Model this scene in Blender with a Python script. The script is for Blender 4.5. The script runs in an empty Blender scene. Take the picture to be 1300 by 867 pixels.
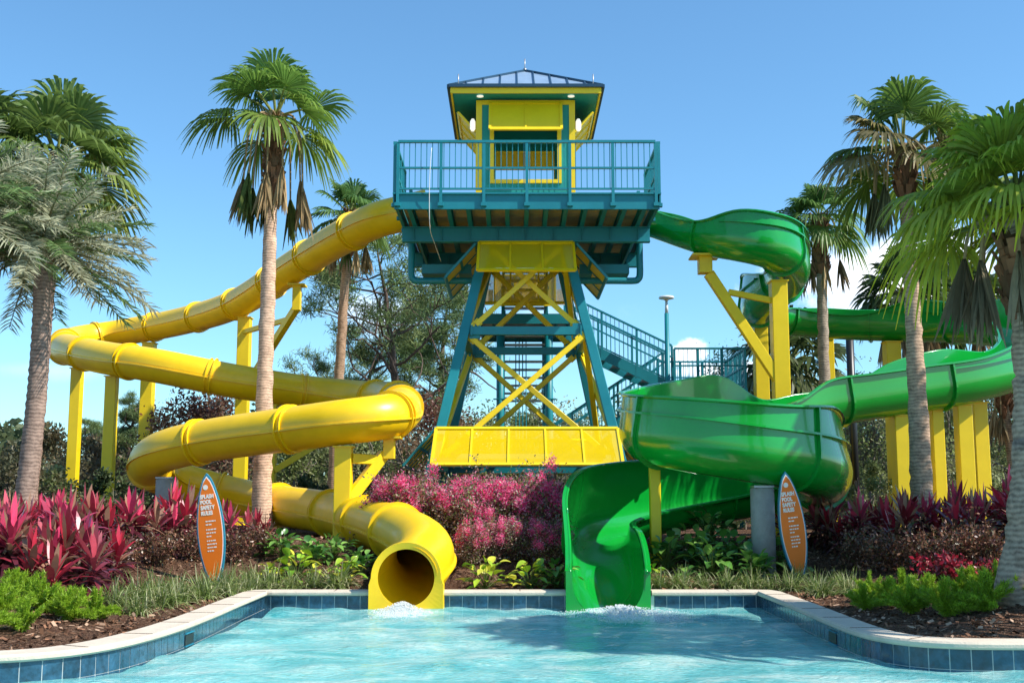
import bpy, math, random
import numpy as np
from mathutils import Vector, Matrix
R = math.radians
SC = bpy.context.scene
COL = SC.collection
rng = np.random.default_rng(7)
random.seed(7)

# ------------------------------------------------------------------ camera
PITCH = R(7.9); F = 1500.0; CZ = 1.3
cam = bpy.data.cameras.new('camera'); camo = bpy.data.objects.new('camera', cam); COL.objects.link(camo)
camo.location = (0, 0, CZ); camo.rotation_euler = (R(90) + PITCH, 0, 0)
cam.lens = 36 * F / 1300; cam.sensor_width = 36; cam.clip_end = 2000
SC.camera = camo

def at(px, py, Y):
    """world point seen at a photo pixel, on the vertical plane at distance Y"""
    u = (px - 650) / F; v = (433.5 - py) / F
    d = np.array([u, math.cos(PITCH) - v * math.sin(PITCH), math.sin(PITCH) + v * math.cos(PITCH)])
    k = Y / d[1]
    return np.array([d[0] * k, Y, CZ + d[2] * k])

# ------------------------------------------------------------------ mesh builder
class MB:
    def __init__(s): s.v = []; s.f = []; s.c = []; s.n = 0
    def add(s, v, f, col=(1, 1, 1), smooth=False):
        v = np.asarray(v, float).reshape(-1, 3)
        if isinstance(f, np.ndarray): s.f.append((f.astype(np.int64) + s.n, smooth))
        else:
            by = {}
            for a in f: by.setdefault(len(a), []).append(a)
            for k in by: s.f.append((np.array(by[k], np.int64) + s.n, smooth))
        c = np.asarray(col, float)
        if c.ndim == 1: c = np.tile(c, (len(v), 1))
        s.v.append(v); s.c.append(c); s.n += len(v)
        return s
    def box(s, c, d, col=(1, 1, 1), rz=0):
        x, y, z = np.array(d) / 2
        v = np.array([(-x,-y,-z),(x,-y,-z),(x,y,-z),(-x,y,-z),(-x,-y,z),(x,-y,z),(x,y,z),(-x,y,z)])
        if rz:
            cs, sn = math.cos(rz), math.sin(rz)
            v = np.stack([v[:,0]*cs - v[:,1]*sn, v[:,0]*sn + v[:,1]*cs, v[:,2]], 1)
        return s.add(v + np.array(c), [(0,3,2,1),(4,5,6,7),(0,1,5,4),(1,2,6,5),(2,3,7,6),(3,0,4,7)], col)
    def beam(s, a, b, w, h=None, up=(0, 0, 1), col=(1, 1, 1), bev=0):
        """rectangular bar from a to b: w across, h along up"""
        h = h or w
        a = np.array(a, float); b = np.array(b, float); t = b - a; L = np.linalg.norm(t); t /= L
        up = np.array(up, float)
        r = np.cross(t, up)
        if np.linalg.norm(r) < 1e-4: r = np.cross(t, (0, 1, 0))
        r /= np.linalg.norm(r); u = np.cross(r, t)
        if bev <= 0: sec = [(-w/2,-h/2),(w/2,-h/2),(w/2,h/2),(-w/2,h/2)]
        else:
            e = bev; sec = [(-w/2+e,-h/2),(w/2-e,-h/2),(w/2,-h/2+e),(w/2,h/2-e),(w/2-e,h/2),(-w/2+e,h/2),(-w/2,h/2-e),(-w/2,-h/2+e)]
        n = len(sec)
        v = [a + r*p + u*q for p, q in sec] + [b + r*p + u*q for p, q in sec]
        f = [(i, (i+1) % n, n+(i+1) % n, n+i) for i in range(n)] + [tuple(range(n))[::-1], tuple(range(n, 2*n))]
        return s.add(v, f, col)
    def tube(s, pts, rad, seg=10, col=(1, 1, 1), cap=True, smooth=True):
        P = np.array(pts, float); n = len(P)
        rad = np.full(n, rad) if np.isscalar(rad) else np.array(rad, float)
        T = np.gradient(P, axis=0); T /= np.linalg.norm(T, axis=1)[:, None] + 1e-9
        ref = np.array([0, 0, 1.0]) if abs(T[0][2]) < .9 else np.array([1.0, 0, 0])
        U = []; u = ref - T[0]*ref.dot(T[0]); u /= np.linalg.norm(u)
        for t in T:
            u = u - t*u.dot(t); u /= np.linalg.norm(u) + 1e-9; U.append(u)
        U = np.array(U); W = np.cross(T, U)
        a = np.linspace(0, 2*np.pi, seg, endpoint=False)
        V = P[:,None,:] + rad[:,None,None]*(np.cos(a)[None,:,None]*U[:,None,:] + np.sin(a)[None,:,None]*W[:,None,:])
        i = np.arange(n-1)[:,None]; j = np.arange(seg)[None,:]; k = (j+1) % seg
        q = np.stack([i*seg+j, i*seg+k, (i+1)*seg+k, (i+1)*seg+j], -1).reshape(-1, 4)
        c = col
        if np.ndim(col) == 2: c = np.repeat(np.asarray(col), seg, 0)
        s.add(V.reshape(-1, 3), q, c, smooth)
        if cap:
            m = s.n - n*seg
            s.f.append((np.array([list(range(m, m+seg))[::-1]]), False)); s.f.append((np.array([list(range(m+(n-1)*seg, m+n*seg))]), False))
        return s
    def lathe(s, c, prof, seg=16, col=(1, 1, 1), smooth=True):
        a = np.linspace(0, 2*np.pi, seg, endpoint=False)
        V = np.array([[(c[0]+r*math.cos(t), c[1]+r*math.sin(t), c[2]+z) for t in a] for r, z in prof]); n = len(prof)
        i = np.arange(n-1)[:,None]; j = np.arange(seg)[None,:]; k = (j+1) % seg
        q = np.stack([i*seg+j, i*seg+k, (i+1)*seg+k, (i+1)*seg+j], -1).reshape(-1, 4)
        return s.add(V.reshape(-1, 3), q, col, smooth)
    def build(s, name, mat, parent=None):
        V = np.concatenate(s.v); C = np.concatenate(s.c)
        o0 = ORIG.get(parent.name, np.zeros(3)) if parent else np.zeros(3)
        V = V - o0
        me = bpy.data.meshes.new(name)
        me.vertices.add(len(V)); me.vertices.foreach_set('co', V.astype(np.float32).ravel())
        li = np.concatenate([f.ravel() for f, _ in s.f]); tot = np.concatenate([np.full(len(f), f.shape[1]) for f, _ in s.f])
        sm = np.concatenate([np.full(len(f), k) for f, k in s.f])
        me.loops.add(len(li)); me.loops.foreach_set('vertex_index', li.astype(np.int32))
        me.polygons.add(len(tot)); me.polygons.foreach_set('loop_start', np.concatenate([[0], np.cumsum(tot)[:-1]]).astype(np.int32))
        me.polygons.foreach_set('use_smooth', sm.astype(bool))
        at_ = me.attributes.new('Tint', 'FLOAT_COLOR', 'POINT')
        at_.data.foreach_set('color', np.concatenate([C, np.ones((len(C), 1))], 1).astype(np.float32).ravel())
        me.update(calc_edges=True); me.validate()
        me.materials.append(mat)
        o = bpy.data.objects.new(name, me); COL.objects.link(o)
        if parent: o.parent = parent
        ORIG[o.name] = o0
        return o
ORIG = {}

def tag(o, label=None, cat=None, group=None, kind=None):
    if label: o['label'] = label
    if cat: o['category'] = cat
    if group: o['group'] = group
    if kind: o['kind'] = kind
    return o
def thing(name, loc, label, cat, group=None, rz=0):
    o = bpy.data.objects.new(name, None); COL.objects.link(o); o.location = tuple(loc); o.rotation_euler = (0, 0, rz)
    o.empty_display_size = .2
    ORIG[o.name] = np.array(loc, float)
    return tag(o, label, cat, group)
def copy_tree(o, parent=None):
    c = o.copy(); COL.objects.link(c); c.parent = parent
    for ch in list(KIDS[o.name]) if o.name in KIDS else []:
        d = copy_tree(ch, c)
    return c
KIDS = {}
def remember(root):
    for o in COL.objects:
        if o.parent: KIDS.setdefault(o.parent.name, [])
        if o.parent and o not in KIDS[o.parent.name]: KIDS[o.parent.name].append(o)
WORDS = ['first', 'second', 'third', 'fourth', 'fifth', 'sixth', 'seventh', 'eighth', 'ninth', 'tenth', 'eleventh', 'twelfth', 'thirteenth', 'fourteenth', 'fifteenth', 'sixteenth', 'seventeenth', 'eighteenth', 'nineteenth', 'twentieth']

# ------------------------------------------------------------------ materials
def mat(name, col, rough=.5, metal=0, noise=0, nscale=3, bump=0, bscale=20, attr=False, coat=0, spec=.5, transl=0, transp=0, stretch=None, emis=0):
    m = bpy.data.materials.new(name); m.use_nodes = True; N = m.node_tree.nodes; L = m.node_tree.links
    b = N['Principled BSDF']; out = N['Material Output']
    b.inputs['Roughness'].default_value = rough; b.inputs['Metallic'].default_value = metal
    b.inputs['Specular IOR Level'].default_value = spec
    b.inputs['Coat Weight'].default_value = coat; b.inputs['Coat Roughness'].default_value = .06
    tc = N.new('ShaderNodeTexCoord'); mp = N.new('ShaderNodeMapping'); L.new(tc.outputs['Object'], mp.inputs['Vector'])
    if stretch: mp.inputs['Scale'].default_value = stretch
    src = None
    if attr:
        a = N.new('ShaderNodeAttribute'); a.attribute_name = 'Tint'; src = a.outputs['Color']
        mx0 = N.new('ShaderNodeMix'); mx0.data_type = 'RGBA'; mx0.blend_type = 'MULTIPLY'; mx0.inputs[0].default_value = 1
        L.new(src, mx0.inputs[6]); mx0.inputs[7].default_value = (*col, 1); src = mx0.outputs[2]
    if noise:
        n = N.new('ShaderNodeTexNoise'); n.inputs['Scale'].default_value = nscale; n.inputs['Detail'].default_value = 6; n.inputs['Roughness'].default_value = .65
        L.new(mp.outputs[0], n.inputs['Vector'])
        r = N.new('ShaderNodeMapRange'); r.inputs[1].default_value = .3; r.inputs[2].default_value = .7; r.inputs[3].default_value = 1 - noise; r.inputs[4].default_value = 1 + noise*.6
        L.new(n.outputs[0], r.inputs[0])
        mx = N.new('ShaderNodeMix'); mx.data_type = 'RGBA'; mx.blend_type = 'MULTIPLY'; mx.inputs[0].default_value = 1
        if src: L.new(src, mx.inputs[6])
        else: mx.inputs[6].default_value = (*col, 1)
        L.new(r.outputs[0], mx.inputs[7]); src = mx.outputs[2]
        rr = N.new('ShaderNodeMapRange'); rr.inputs[3].default_value = rough*.8; rr.inputs[4].default_value = min(1, rough*1.35)
        L.new(n.outputs[0], rr.inputs[0]); L.new(rr.outputs[0], b.inputs['Roughness'])
    if src: L.new(src, b.inputs['Base Color'])
    else: b.inputs['Base Color'].default_value = (*col, 1)
    if bump:
        n2 = N.new('ShaderNodeTexNoise'); n2.inputs['Scale'].default_value = bscale; n2.inputs['Detail'].default_value = 5
        L.new(mp.outputs[0], n2.inputs['Vector'])
        bp = N.new('ShaderNodeBump'); bp.inputs['Strength'].default_value = bump; bp.inputs['Distance'].default_value = .02
        L.new(n2.outputs[0], bp.inputs['Height']); L.new(bp.outputs[0], b.inputs['Normal'])
    last = b.outputs[0]
    if transl:
        t = N.new('ShaderNodeBsdfTranslucent')
        if src: L.new(src, t.inputs[0])
        else: t.inputs[0].default_value = (*col, 1)
        ms = N.new('ShaderNodeMixShader'); ms.inputs[0].default_value = transl; L.new(last, ms.inputs[1]); L.new(t.outputs[0], ms.inputs[2]); last = ms.outputs[0]
    if transp:
        t = N.new('ShaderNodeBsdfTransparent'); ms = N.new('ShaderNodeMixShader'); ms.inputs[0].default_value = transp
        L.new(last, ms.inputs[1]); L.new(t.outputs[0], ms.inputs[2]); last = ms.outputs[0]
    if emis:
        b.inputs['Emission Color'].default_value = (1, .93, .8, 1); b.inputs['Emission Strength'].default_value = emis
    L.new(last, out.inputs[0])
    return m

M = {}
M['ygel'] = mat('yellow_gelcoat', (.90, .57, .004), .36, noise=.1, nscale=2.2, coat=.12)
M['ggel'] = mat('green_gelcoat', (.003, .30, .03), .2, noise=.1, nscale=1.4, coat=.5)
M['ypaint'] = mat('yellow_paint', (.84, .60, .005), .42, noise=.07, nscale=2.5)
M['ymesh'] = mat('yellow_perforated_sheet', (.88, .62, .004), .8, noise=.05, nscale=4, transp=.34, spec=.1)
M['teal'] = mat('teal_paint', (.003, .20, .24), .42, noise=.12, nscale=2)
M['tealwall'] = mat('teal_siding', (.004, .27, .24), .55, noise=.1, nscale=2)
M['deckboard'] = mat('tan_deck_underside', (.52, .42, .26), .8, noise=.25, nscale=3, stretch=(1, 6, 1))
M['roofmetal'] = mat('blue_metal_roof', (.30, .42, .56), .35, metal=.3, noise=.1, nscale=2)
M['darkroof'] = mat('dark_blue_seam', (.015, .05, .09), .35)
M['white'] = mat('white_paint', (.8, .8, .78), .45)
M['steel'] = mat('galvanised_steel', (.4, .41, .42), .4, metal=.8, noise=.15)
M['concrete'] = mat('concrete', (.34, .33, .31), .85, noise=.2, nscale=6, bump=.4, bscale=30)
M['black'] = mat('black_metal', (.012, .013, .015), .4)
M['lamp'] = mat('lit_lamp', (.9, .9, .85), .4, emis=.45)
M['leaf'] = mat('leaf', (1, 1, 1), .42, noise=.15, nscale=8, attr=True, transl=.42, spec=.4)
M['glossleaf'] = mat('waxy_leaf', (1, 1, 1), .3, noise=.12, nscale=10, attr=True, transl=.22, spec=.5)
M['needle'] = mat('needles', (1, 1, 1), .6, noise=.2, nscale=2, attr=True, transl=.2, spec=.25)
M['dead'] = mat('dead_leaf', (1, 1, 1), .8, noise=.2, nscale=10, attr=True, transl=.15, spec=.2)
M['bark'] = mat('bark', (1, 1, 1), .9, noise=.3, nscale=5, attr=True, bump=.9, bscale=18, stretch=(1, 1, .6), spec=.2)
M['petal'] = mat('petal', (1, 1, 1), .6, attr=True, transl=.45, spec=.2)
M['chip'] = mat('mulch_chip', (1, 1, 1), .9, attr=True, spec=.1)
M['foam'] = mat('white_foam', (.86, .9, .9), .35, transl=.3, noise=.05)
M['signface'] = mat('orange_sign_face', (.86, .18, .003), .45, noise=.04)
M['signedge'] = mat('blue_sign_edge', (.015, .20, .30), .4, noise=.1)
M['lettering'] = mat('cream_lettering', (.85, .78, .68), .5)

def ring_bark():
    m = bpy.data.materials.new('palm_bark'); m.use_nodes = True; N = m.node_tree.nodes; L = m.node_tree.links; b = N['Principled BSDF']
    b.inputs['Roughness'].default_value = .9; b.inputs['Specular IOR Level'].default_value = .15
    a = N.new('ShaderNodeAttribute'); a.attribute_name = 'Tint'
    tc = N.new('ShaderNodeTexCoord')
    w = N.new('ShaderNodeTexWave'); w.bands_direction = 'Z'; w.inputs['Scale'].default_value = 5.5; w.inputs['Distortion'].default_value = 5; w.inputs['Detail'].default_value = 3; w.inputs['Detail Scale'].default_value = 1.2
    n = N.new('ShaderNodeTexNoise'); n.inputs['Scale'].default_value = 9; n.inputs['Detail'].default_value = 7; n.inputs['Roughness'].default_value = .7
    L.new(tc.outputs['Object'], w.inputs['Vector']); L.new(tc.outputs['Object'], n.inputs['Vector'])
    ad = N.new('ShaderNodeMath'); ad.operation = 'MULTIPLY_ADD'; ad.inputs[1].default_value = .22; L.new(w.outputs['Fac'], ad.inputs[0]); L.new(n.outputs[0], ad.inputs[2])
    mr = N.new('ShaderNodeMapRange'); mr.inputs[1].default_value = .38; mr.inputs[2].default_value = .8; mr.inputs[3].default_value = .45; mr.inputs[4].default_value = 1.25; L.new(ad.outputs[0], mr.inputs[0])
    mx = N.new('ShaderNodeMix'); mx.data_type = 'RGBA'; mx.blend_type = 'MULTIPLY'; mx.inputs[0].default_value = 1
    L.new(a.outputs['Color'], mx.inputs[6]); L.new(mr.outputs[0], mx.inputs[7]); L.new(mx.outputs[2], b.inputs['Base Color'])
    bp = N.new('ShaderNodeBump'); bp.inputs['Strength'].default_value = .4; bp.inputs['Distance'].default_value = .02; L.new(ad.outputs[0], bp.inputs['Height']); L.new(bp.outputs[0], b.inputs['Normal'])
    return m
M['palmbark'] = ring_bark()

def mulch_mat():
    m = bpy.data.materials.new('mulch'); m.use_nodes = True; N = m.node_tree.nodes; L = m.node_tree.links; b = N['Principled BSDF']
    b.inputs['Roughness'].default_value = .95; b.inputs['Specular IOR Level'].default_value = .1
    tc = N.new('ShaderNodeTexCoord')
    v = N.new('ShaderNodeTexVoronoi'); v.inputs['Scale'].default_value = 22; v.feature = 'F1'
    mp = N.new('ShaderNodeMapping'); mp.inputs['Scale'].default_value = (1, 2.0, 1); mp.inputs['Rotation'].default_value = (0, 0, .5)
    n0 = N.new('ShaderNodeTexNoise'); n0.inputs['Scale'].default_value = 5; n0.inputs['Detail'].default_value = 3
    L.new(tc.outputs['Object'], n0.inputs['Vector'])
    va = N.new('ShaderNodeVectorMath'); va.operation = 'ADD'; L.new(tc.outputs['Object'], va.inputs[0]); L.new(n0.outputs['Color'], va.inputs[1]); L.new(va.outputs[0], mp.inputs['Vector'])
    L.new(mp.outputs[0], v.inputs['Vector'])
    cr = N.new('ShaderNodeValToRGB'); L.new(v.outputs['Color'], cr.inputs[0])
    e = cr.color_ramp.elements; e[0].position = .1; e[0].color = (.05, .026, .016, 1); e[1].position = .9; e[1].color = (.46, .28, .18, 1)
    x = e.new(.5); x.color = (.16, .078, .045, 1)
    L.new(cr.outputs[0], b.inputs['Base Color'])
    bp = N.new('ShaderNodeBump'); bp.inputs['Strength'].default_value = 1; bp.inputs['Distance'].default_value = .05; L.new(v.outputs['Distance'], bp.inputs['Height']); L.new(bp.outputs[0], b.inputs['Normal'])
    return m
M['mulch'] = mulch_mat()

def tile_mat():
    m = bpy.data.materials.new('pool_tile'); m.use_nodes = True; N = m.node_tree.nodes; L = m.node_tree.links; b = N['Principled BSDF']
    b.inputs['Roughness'].default_value = .18; b.inputs['Coat Weight'].default_value = .3
    a = N.new('ShaderNodeAttribute'); a.attribute_name = 'Tint'
    tc = N.new('ShaderNodeTexCoord'); n = N.new('ShaderNodeTexNoise'); n.inputs['Scale'].default_value = 14; n.inputs['Detail'].default_value = 5; n.inputs['Roughness'].default_value = .7; L.new(tc.outputs['Object'], n.inputs['Vector'])
    mr = N.new('ShaderNodeMapRange'); mr.inputs[1].default_value = .35; mr.inputs[2].default_value = .7; mr.inputs[3].default_value = .6; mr.inputs[4].default_value = 1.8; L.new(n.outputs[0], mr.inputs[0])
    mx = N.new('ShaderNodeMix'); mx.data_type = 'RGBA'; mx.blend_type = 'MULTIPLY'; mx.inputs[0].default_value = 1
    L.new(a.outputs['Color'], mx.inputs[6]); L.new(mr.outputs[0], mx.inputs[7]); L.new(mx.outputs[2], b.inputs['Base Color'])
    return m
M['tile'] = tile_mat()
M['grout'] = mat('grout', (.62, .64, .62), .8, noise=.1)
M['coping'] = mat('cream_coping', (.60, .51, .40), .75, noise=.12, nscale=7, bump=.3, bscale=60)
M['paver'] = mat('tan_paver', (.5, .42, .33), .8, noise=.2, nscale=3)

def water_mat():
    m = bpy.data.materials.new('pool_water'); m.use_nodes = True; N = m.node_tree.nodes; L = m.node_tree.links
    b = N['Principled BSDF']; out = N['Material Output']
    b.inputs['Roughness'].default_value = .05; b.inputs['IOR'].default_value = 1.33; b.inputs['Specular IOR Level'].default_value = .38
    tc = N.new('ShaderNodeTexCoord')
    def noise(sc, det, dist=0, scl=(1, 1, 1)):
        mp = N.new('ShaderNodeMapping'); mp.inputs['Scale'].default_value = scl; L.new(tc.outputs['Object'], mp.inputs['Vector'])
        n = N.new('ShaderNodeTexNoise'); n.inputs['Scale'].default_value = sc; n.inputs['Detail'].default_value = det; n.inputs['Distortion'].default_value = dist; L.new(mp.outputs[0], n.inputs['Vector']); return n
    a = noise(1.1, 6, 1.5, (.7, 1, 1)); c = noise(7, 5, 2.0)
    ad = N.new('ShaderNodeMath'); ad.operation = 'MULTIPLY_ADD'; ad.inputs[1].default_value = .45; L.new(c.outputs[0], ad.inputs[0]); L.new(a.outputs[0], ad.inputs[2])
    cr = N.new('ShaderNodeValToRGB'); L.new(ad.outputs[0], cr.inputs[0]); e = cr.color_ramp.elements
    e[0].position = .50; e[0].color = (.06, .44, .46, 1); e[1].position = .92; e[1].color = (.62, .86, .79, 1)  # deep to pale turquoise; caustic light pattern is painted into the water colour
    x = e.new(.72); x.color = (.26, .66, .65, 1)
    src = cr.outputs[0]; fn = noise(11, 8, 1.5)
    for cx_, cy_, sx_, sy_ in ((-1.36, 14.85, .55, 1.0), (1.55, 14.4, .75, 1.3), (1.3, 15.1, .6, .6)):
        vm = N.new('ShaderNodeVectorMath'); vm.operation = 'SUBTRACT'; L.new(tc.outputs['Object'], vm.inputs[0]); vm.inputs[1].default_value = (cx_, cy_, 0)
        v2 = N.new('ShaderNodeVectorMath'); v2.operation = 'MULTIPLY'; L.new(vm.outputs[0], v2.inputs[0]); v2.inputs[1].default_value = (1/sx_, 1/sy_, 0)
        ln = N.new('ShaderNodeVectorMath'); ln.operation = 'LENGTH'; L.new(v2.outputs[0], ln.inputs[0])
        ma = N.new('ShaderNodeMath'); ma.operation = 'MULTIPLY_ADD'; L.new(fn.outputs[0], ma.inputs[0]); ma.inputs[1].default_value = 2.4; ma.inputs[2].default_value = -.45
        mb = N.new('ShaderNodeMath'); mb.operation = 'SUBTRACT'; L.new(ma.outputs[0], mb.inputs[0]); L.new(ln.outputs['Value'], mb.inputs[1])
        mr = N.new('ShaderNodeMapRange'); mr.inputs[1].default_value = 0; mr.inputs[2].default_value = .35; L.new(mb.outputs[0], mr.inputs[0])
        mm = N.new('ShaderNodeMix'); mm.data_type = 'RGBA'; L.new(mr.outputs[0], mm.inputs[0]); L.new(src, mm.inputs[6]); mm.inputs[7].default_value = (.88, .93, .92, 1); src = mm.outputs[2]
    L.new(src, b.inputs['Base Color'])
    bn = noise(9, 5, 1.2, (1, 1.6, 1)); bp = N.new('ShaderNodeBump'); bp.inputs['Strength'].default_value = .5; bp.inputs['Distance'].default_value = .06
    L.new(bn.outputs[0], bp.inputs['Height']); L.new(bp.outputs[0], b.inputs['Normal'])
    t = N.new('ShaderNodeBsdfTransparent'); t.inputs[0].default_value = (.62, .93, .95, 1)
    ms = N.new('ShaderNodeMixShader'); ms.inputs[0].default_value = .30; L.new(b.outputs[0], ms.inputs[1]); L.new(t.outputs[0], ms.inputs[2]); L.new(ms.outputs[0], out.inputs[0])
    return m
M['water'] = water_mat()
M['plaster'] = mat('pool_plaster', (.55, .78, .76), .8, noise=.2, nscale=2)

# ------------------------------------------------------------------ light and sky
SUND = Vector((.88, -.33, 1.0)).normalized()
el = math.asin(SUND.z); az = math.atan2(SUND.x, SUND.y)
sl = bpy.data.lights.new('sun', 'SUN'); sl.energy = 4.6; sl.angle = R(.53); sl.color = (1, .95, .87)
so = bpy.data.objects.new('sun', sl); COL.objects.link(so); so.rotation_euler = SUND.to_track_quat('Z', 'Y').to_euler(); so.location = (30, -10, 40)
w = bpy.data.worlds.new('World'); SC.world = w; w.use_nodes = True; N = w.node_tree.nodes; L = w.node_tree.links
bg = N['Background']; sky = N.new('ShaderNodeTexSky'); sky.sky_type = 'NISHITA'; sky.sun_disc = False
sky.sun_elevation = el; sky.sun_rotation = az; sky.air_density = 1.0; sky.dust_density = .3; sky.ozone_density = 3.5
bg.inputs[1].default_value = .15
tc = N.new('ShaderNodeTexCoord')
cn = N.new('ShaderNodeTexNoise'); cn.inputs['Scale'].default_value = 16; cn.inputs['Detail'].default_value = 8; cn.inputs['Roughness'].default_value = .62
L.new(tc.outputs['Generated'], cn.inputs['Vector'])
mask = None
def cloud(px, py, rx, ry, k, soft=.35):
    """a cumulus in a fixed compass direction of the sky"""
    global mask
    c = at(px, py, 1.0) - np.array([0, 0, CZ]); c /= np.linalg.norm(c)
    s = N.new('ShaderNodeVectorMath'); s.operation = 'SUBTRACT'; L.new(tc.outputs['Generated'], s.inputs[0]); s.inputs[1].default_value = tuple(c)
    mlt = N.new('ShaderNodeVectorMath'); mlt.operation = 'MULTIPLY'; L.new(s.outputs[0], mlt.inputs[0]); mlt.inputs[1].default_value = (F/rx, 4, F/ry)
    ln = N.new('ShaderNodeVectorMath'); ln.operation = 'LENGTH'; L.new(mlt.outputs[0], ln.inputs[0])
    m1 = N.new('ShaderNodeMath'); m1.operation = 'MULTIPLY_ADD'; L.new(cn.outputs[0], m1.inputs[0]); m1.inputs[1].default_value = 2.6; m1.inputs[2].default_value = -.35
    m2 = N.new('ShaderNodeMath'); m2.operation = 'SUBTRACT'; L.new(m1.outputs[0], m2.inputs[0]); L.new(ln.outputs['Value'], m2.inputs[1])
    mr = N.new('ShaderNodeMapRange'); mr.interpolation_type = 'SMOOTHSTEP'; mr.inputs[1].default_value = -.02; mr.inputs[2].default_value = soft; mr.inputs[4].default_value = k; L.new(m2.outputs[0], mr.inputs[0])
    if mask is None: mask = mr.outputs[0]
    else:
        mm = N.new('ShaderNodeMath'); mm.operation = 'MAXIMUM'; L.new(mask, mm.inputs[0]); L.new(mr.outputs[0], mm.inputs[1]); mask = mm.outputs[0]
cloud(868, 452, 42, 26, .92); cloud(900, 470, 70, 16, .8); cloud(1120, 350, 150, 62, .95, .6); cloud(1240, 390, 150, 34, .8, .9)
cloud(490, 400, 75, 40, .7, 1.2); cloud(700, 400, 90, 25, .25, 1.3); cloud(60, 470, 120, 14, .2, 1.5)
skt = N.new('ShaderNodeMix'); skt.data_type = 'RGBA'; skt.blend_type = 'MULTIPLY'; skt.inputs[0].default_value = 1; L.new(sky.outputs[0], skt.inputs[6]); skt.inputs[7].default_value = (.62, .87, .93, 1)
mx = N.new('ShaderNodeMix'); mx.data_type = 'RGBA'; L.new(mask, mx.inputs[0]); L.new(skt.outputs[2], mx.inputs[6]); mx.inputs[7].default_value = (7.6, 7.9, 8.3, 1)
L.new(mx.outputs[2], bg.inputs[0])
SC.view_settings.view_transform = 'Standard'; SC.view_settings.look = 'None'; SC.view_settings.gamma = 1
SC.view_settings.exposure = 0.64
SC.render.engine = 'CYCLES'

# ------------------------------------------------------------------ pool and ground
def onplane(px, py, z):
    u = (px - 650) / F; v = (433.5 - py) / F
    d = np.array([u, math.cos(PITCH) - v*math.sin(PITCH), math.sin(PITCH) + v*math.cos(PITCH)])
    k = (z - CZ) / d[2]; return np.array([d[0]*k, d[1]*k])
ZC = .215
edge = [onplane(*p, ZC) for p in [(0, 833), (80, 827), (130, 820), (170, 811), (215, 798), (260, 782), (300, 765), (335, 751)]]
edgeR = [onplane(*p, ZC) for p in [(963, 750), (1010, 768), (1060, 789), (1100, 804), (1130, 811), (1165, 815), (1200, 816.5), (1300, 816)]]
yl = (edge[-1][1] + edgeR[0][1]) / 2; edge[-1][1] = yl; edgeR[0][1] = yl
YF = yl
left_ext = [np.array([-14., 8.2]), np.array([-7., 8.45])]
right_ext = [np.array([7., 9.75]), np.array([14., 9.8])]
def catmull(P, n=8):
    P = [np.array(p, float) for p in P]; Q = [2*P[0]-P[1]] + P + [2*P[-1]-P[-2]]; out = []
    for i in range(1, len(Q)-2):
        for k in range(n):
            t = k/n; a, b, c, d = Q[i-1], Q[i], Q[i+1], Q[i+2]
            out.append(.5*((2*b)+(-a+c)*t+(2*a-5*b+4*c-d)*t*t+(-a+3*b-3*c+d)*t**3))
    out.append(Q[-2]); return np.array(out)
Lp = catmull(left_ext + edge[:-1], 6); Lp = np.vstack([Lp, edge[-1]])
Rp = catmull(edgeR[1:] + right_ext, 6); Rp = np.vstack([edgeR[0], Rp])
mid = np.array([[x, YF] for x in np.linspace(edge[-1][0], edgeR[0][0], 30)[1:-1]])
def even(P, keep_last, it=40):
    d = np.linalg.norm(np.diff(P, axis=0), axis=1); c_ = np.concatenate([[0], np.cumsum(d)]); n_ = int(c_[-1]/.1); q = np.linspace(0, c_[-1], n_+1)
    P = np.stack([np.interp(q, c_, P[:, 0]), np.interp(q, c_, P[:, 1])], 1)
    for _ in range(it): P[1:-1] = (P[:-2]+2*P[1:-1]+P[2:])/4
    return P
Lp = even(Lp, True); Rp = even(Rp, True)
mid = np.array([[x, YF] for x in np.linspace(edge[-1][0], edgeR[0][0], 65)[1:-1]])
LINE = np.vstack([Lp, mid, Rp])
NOTCH = [(-1.80, -.97), (.80, 1.78)]
def in_notch(x, y): return any(a < x < b for a, b in NOTCH) and abs(y-YF) < .05
def dist_line(x, y):
    x = np.atleast_1d(x).astype(float); y = np.atleast_1d(y).astype(float)
    A = LINE[:-1]; B = LINE[1:]; best = np.full(x.shape, 1e9)
    for a, b in zip(A, B):
        d = b-a; t = np.clip(((x-a[0])*d[0]+(y-a[1])*d[1])/(d@d), 0, 1)
        best = np.minimum(best, np.hypot(x-a[0]-t*d[0], y-a[1]-t*d[1]))
    return best
def gz(x, y):
    d = np.clip((dist_line(x, y) - .25)/4.5, 0, 1); s = d*d*(3-2*d)
    n = .03*np.sin(np.asarray(x)*1.7+1)*np.cos(np.asarray(y)*1.3)*np.clip(d*4, 0, 1)
    r = .17 + .58*s + n
    return float(r[0]) if np.size(r) == 1 else r
def gpt(px, Y): # ground point at photo column px and distance Y
    x = at(px, 640, Y)[0]
    return np.array([x, Y, gz(x, Y)])

def offset(line, d):
    T = np.gradient(line, axis=0); T /= np.linalg.norm(T, axis=1)[:, None]
    return line + np.stack([-T[:,1], T[:,0]], 1)*d
OUT = offset(LINE, .23)
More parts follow.
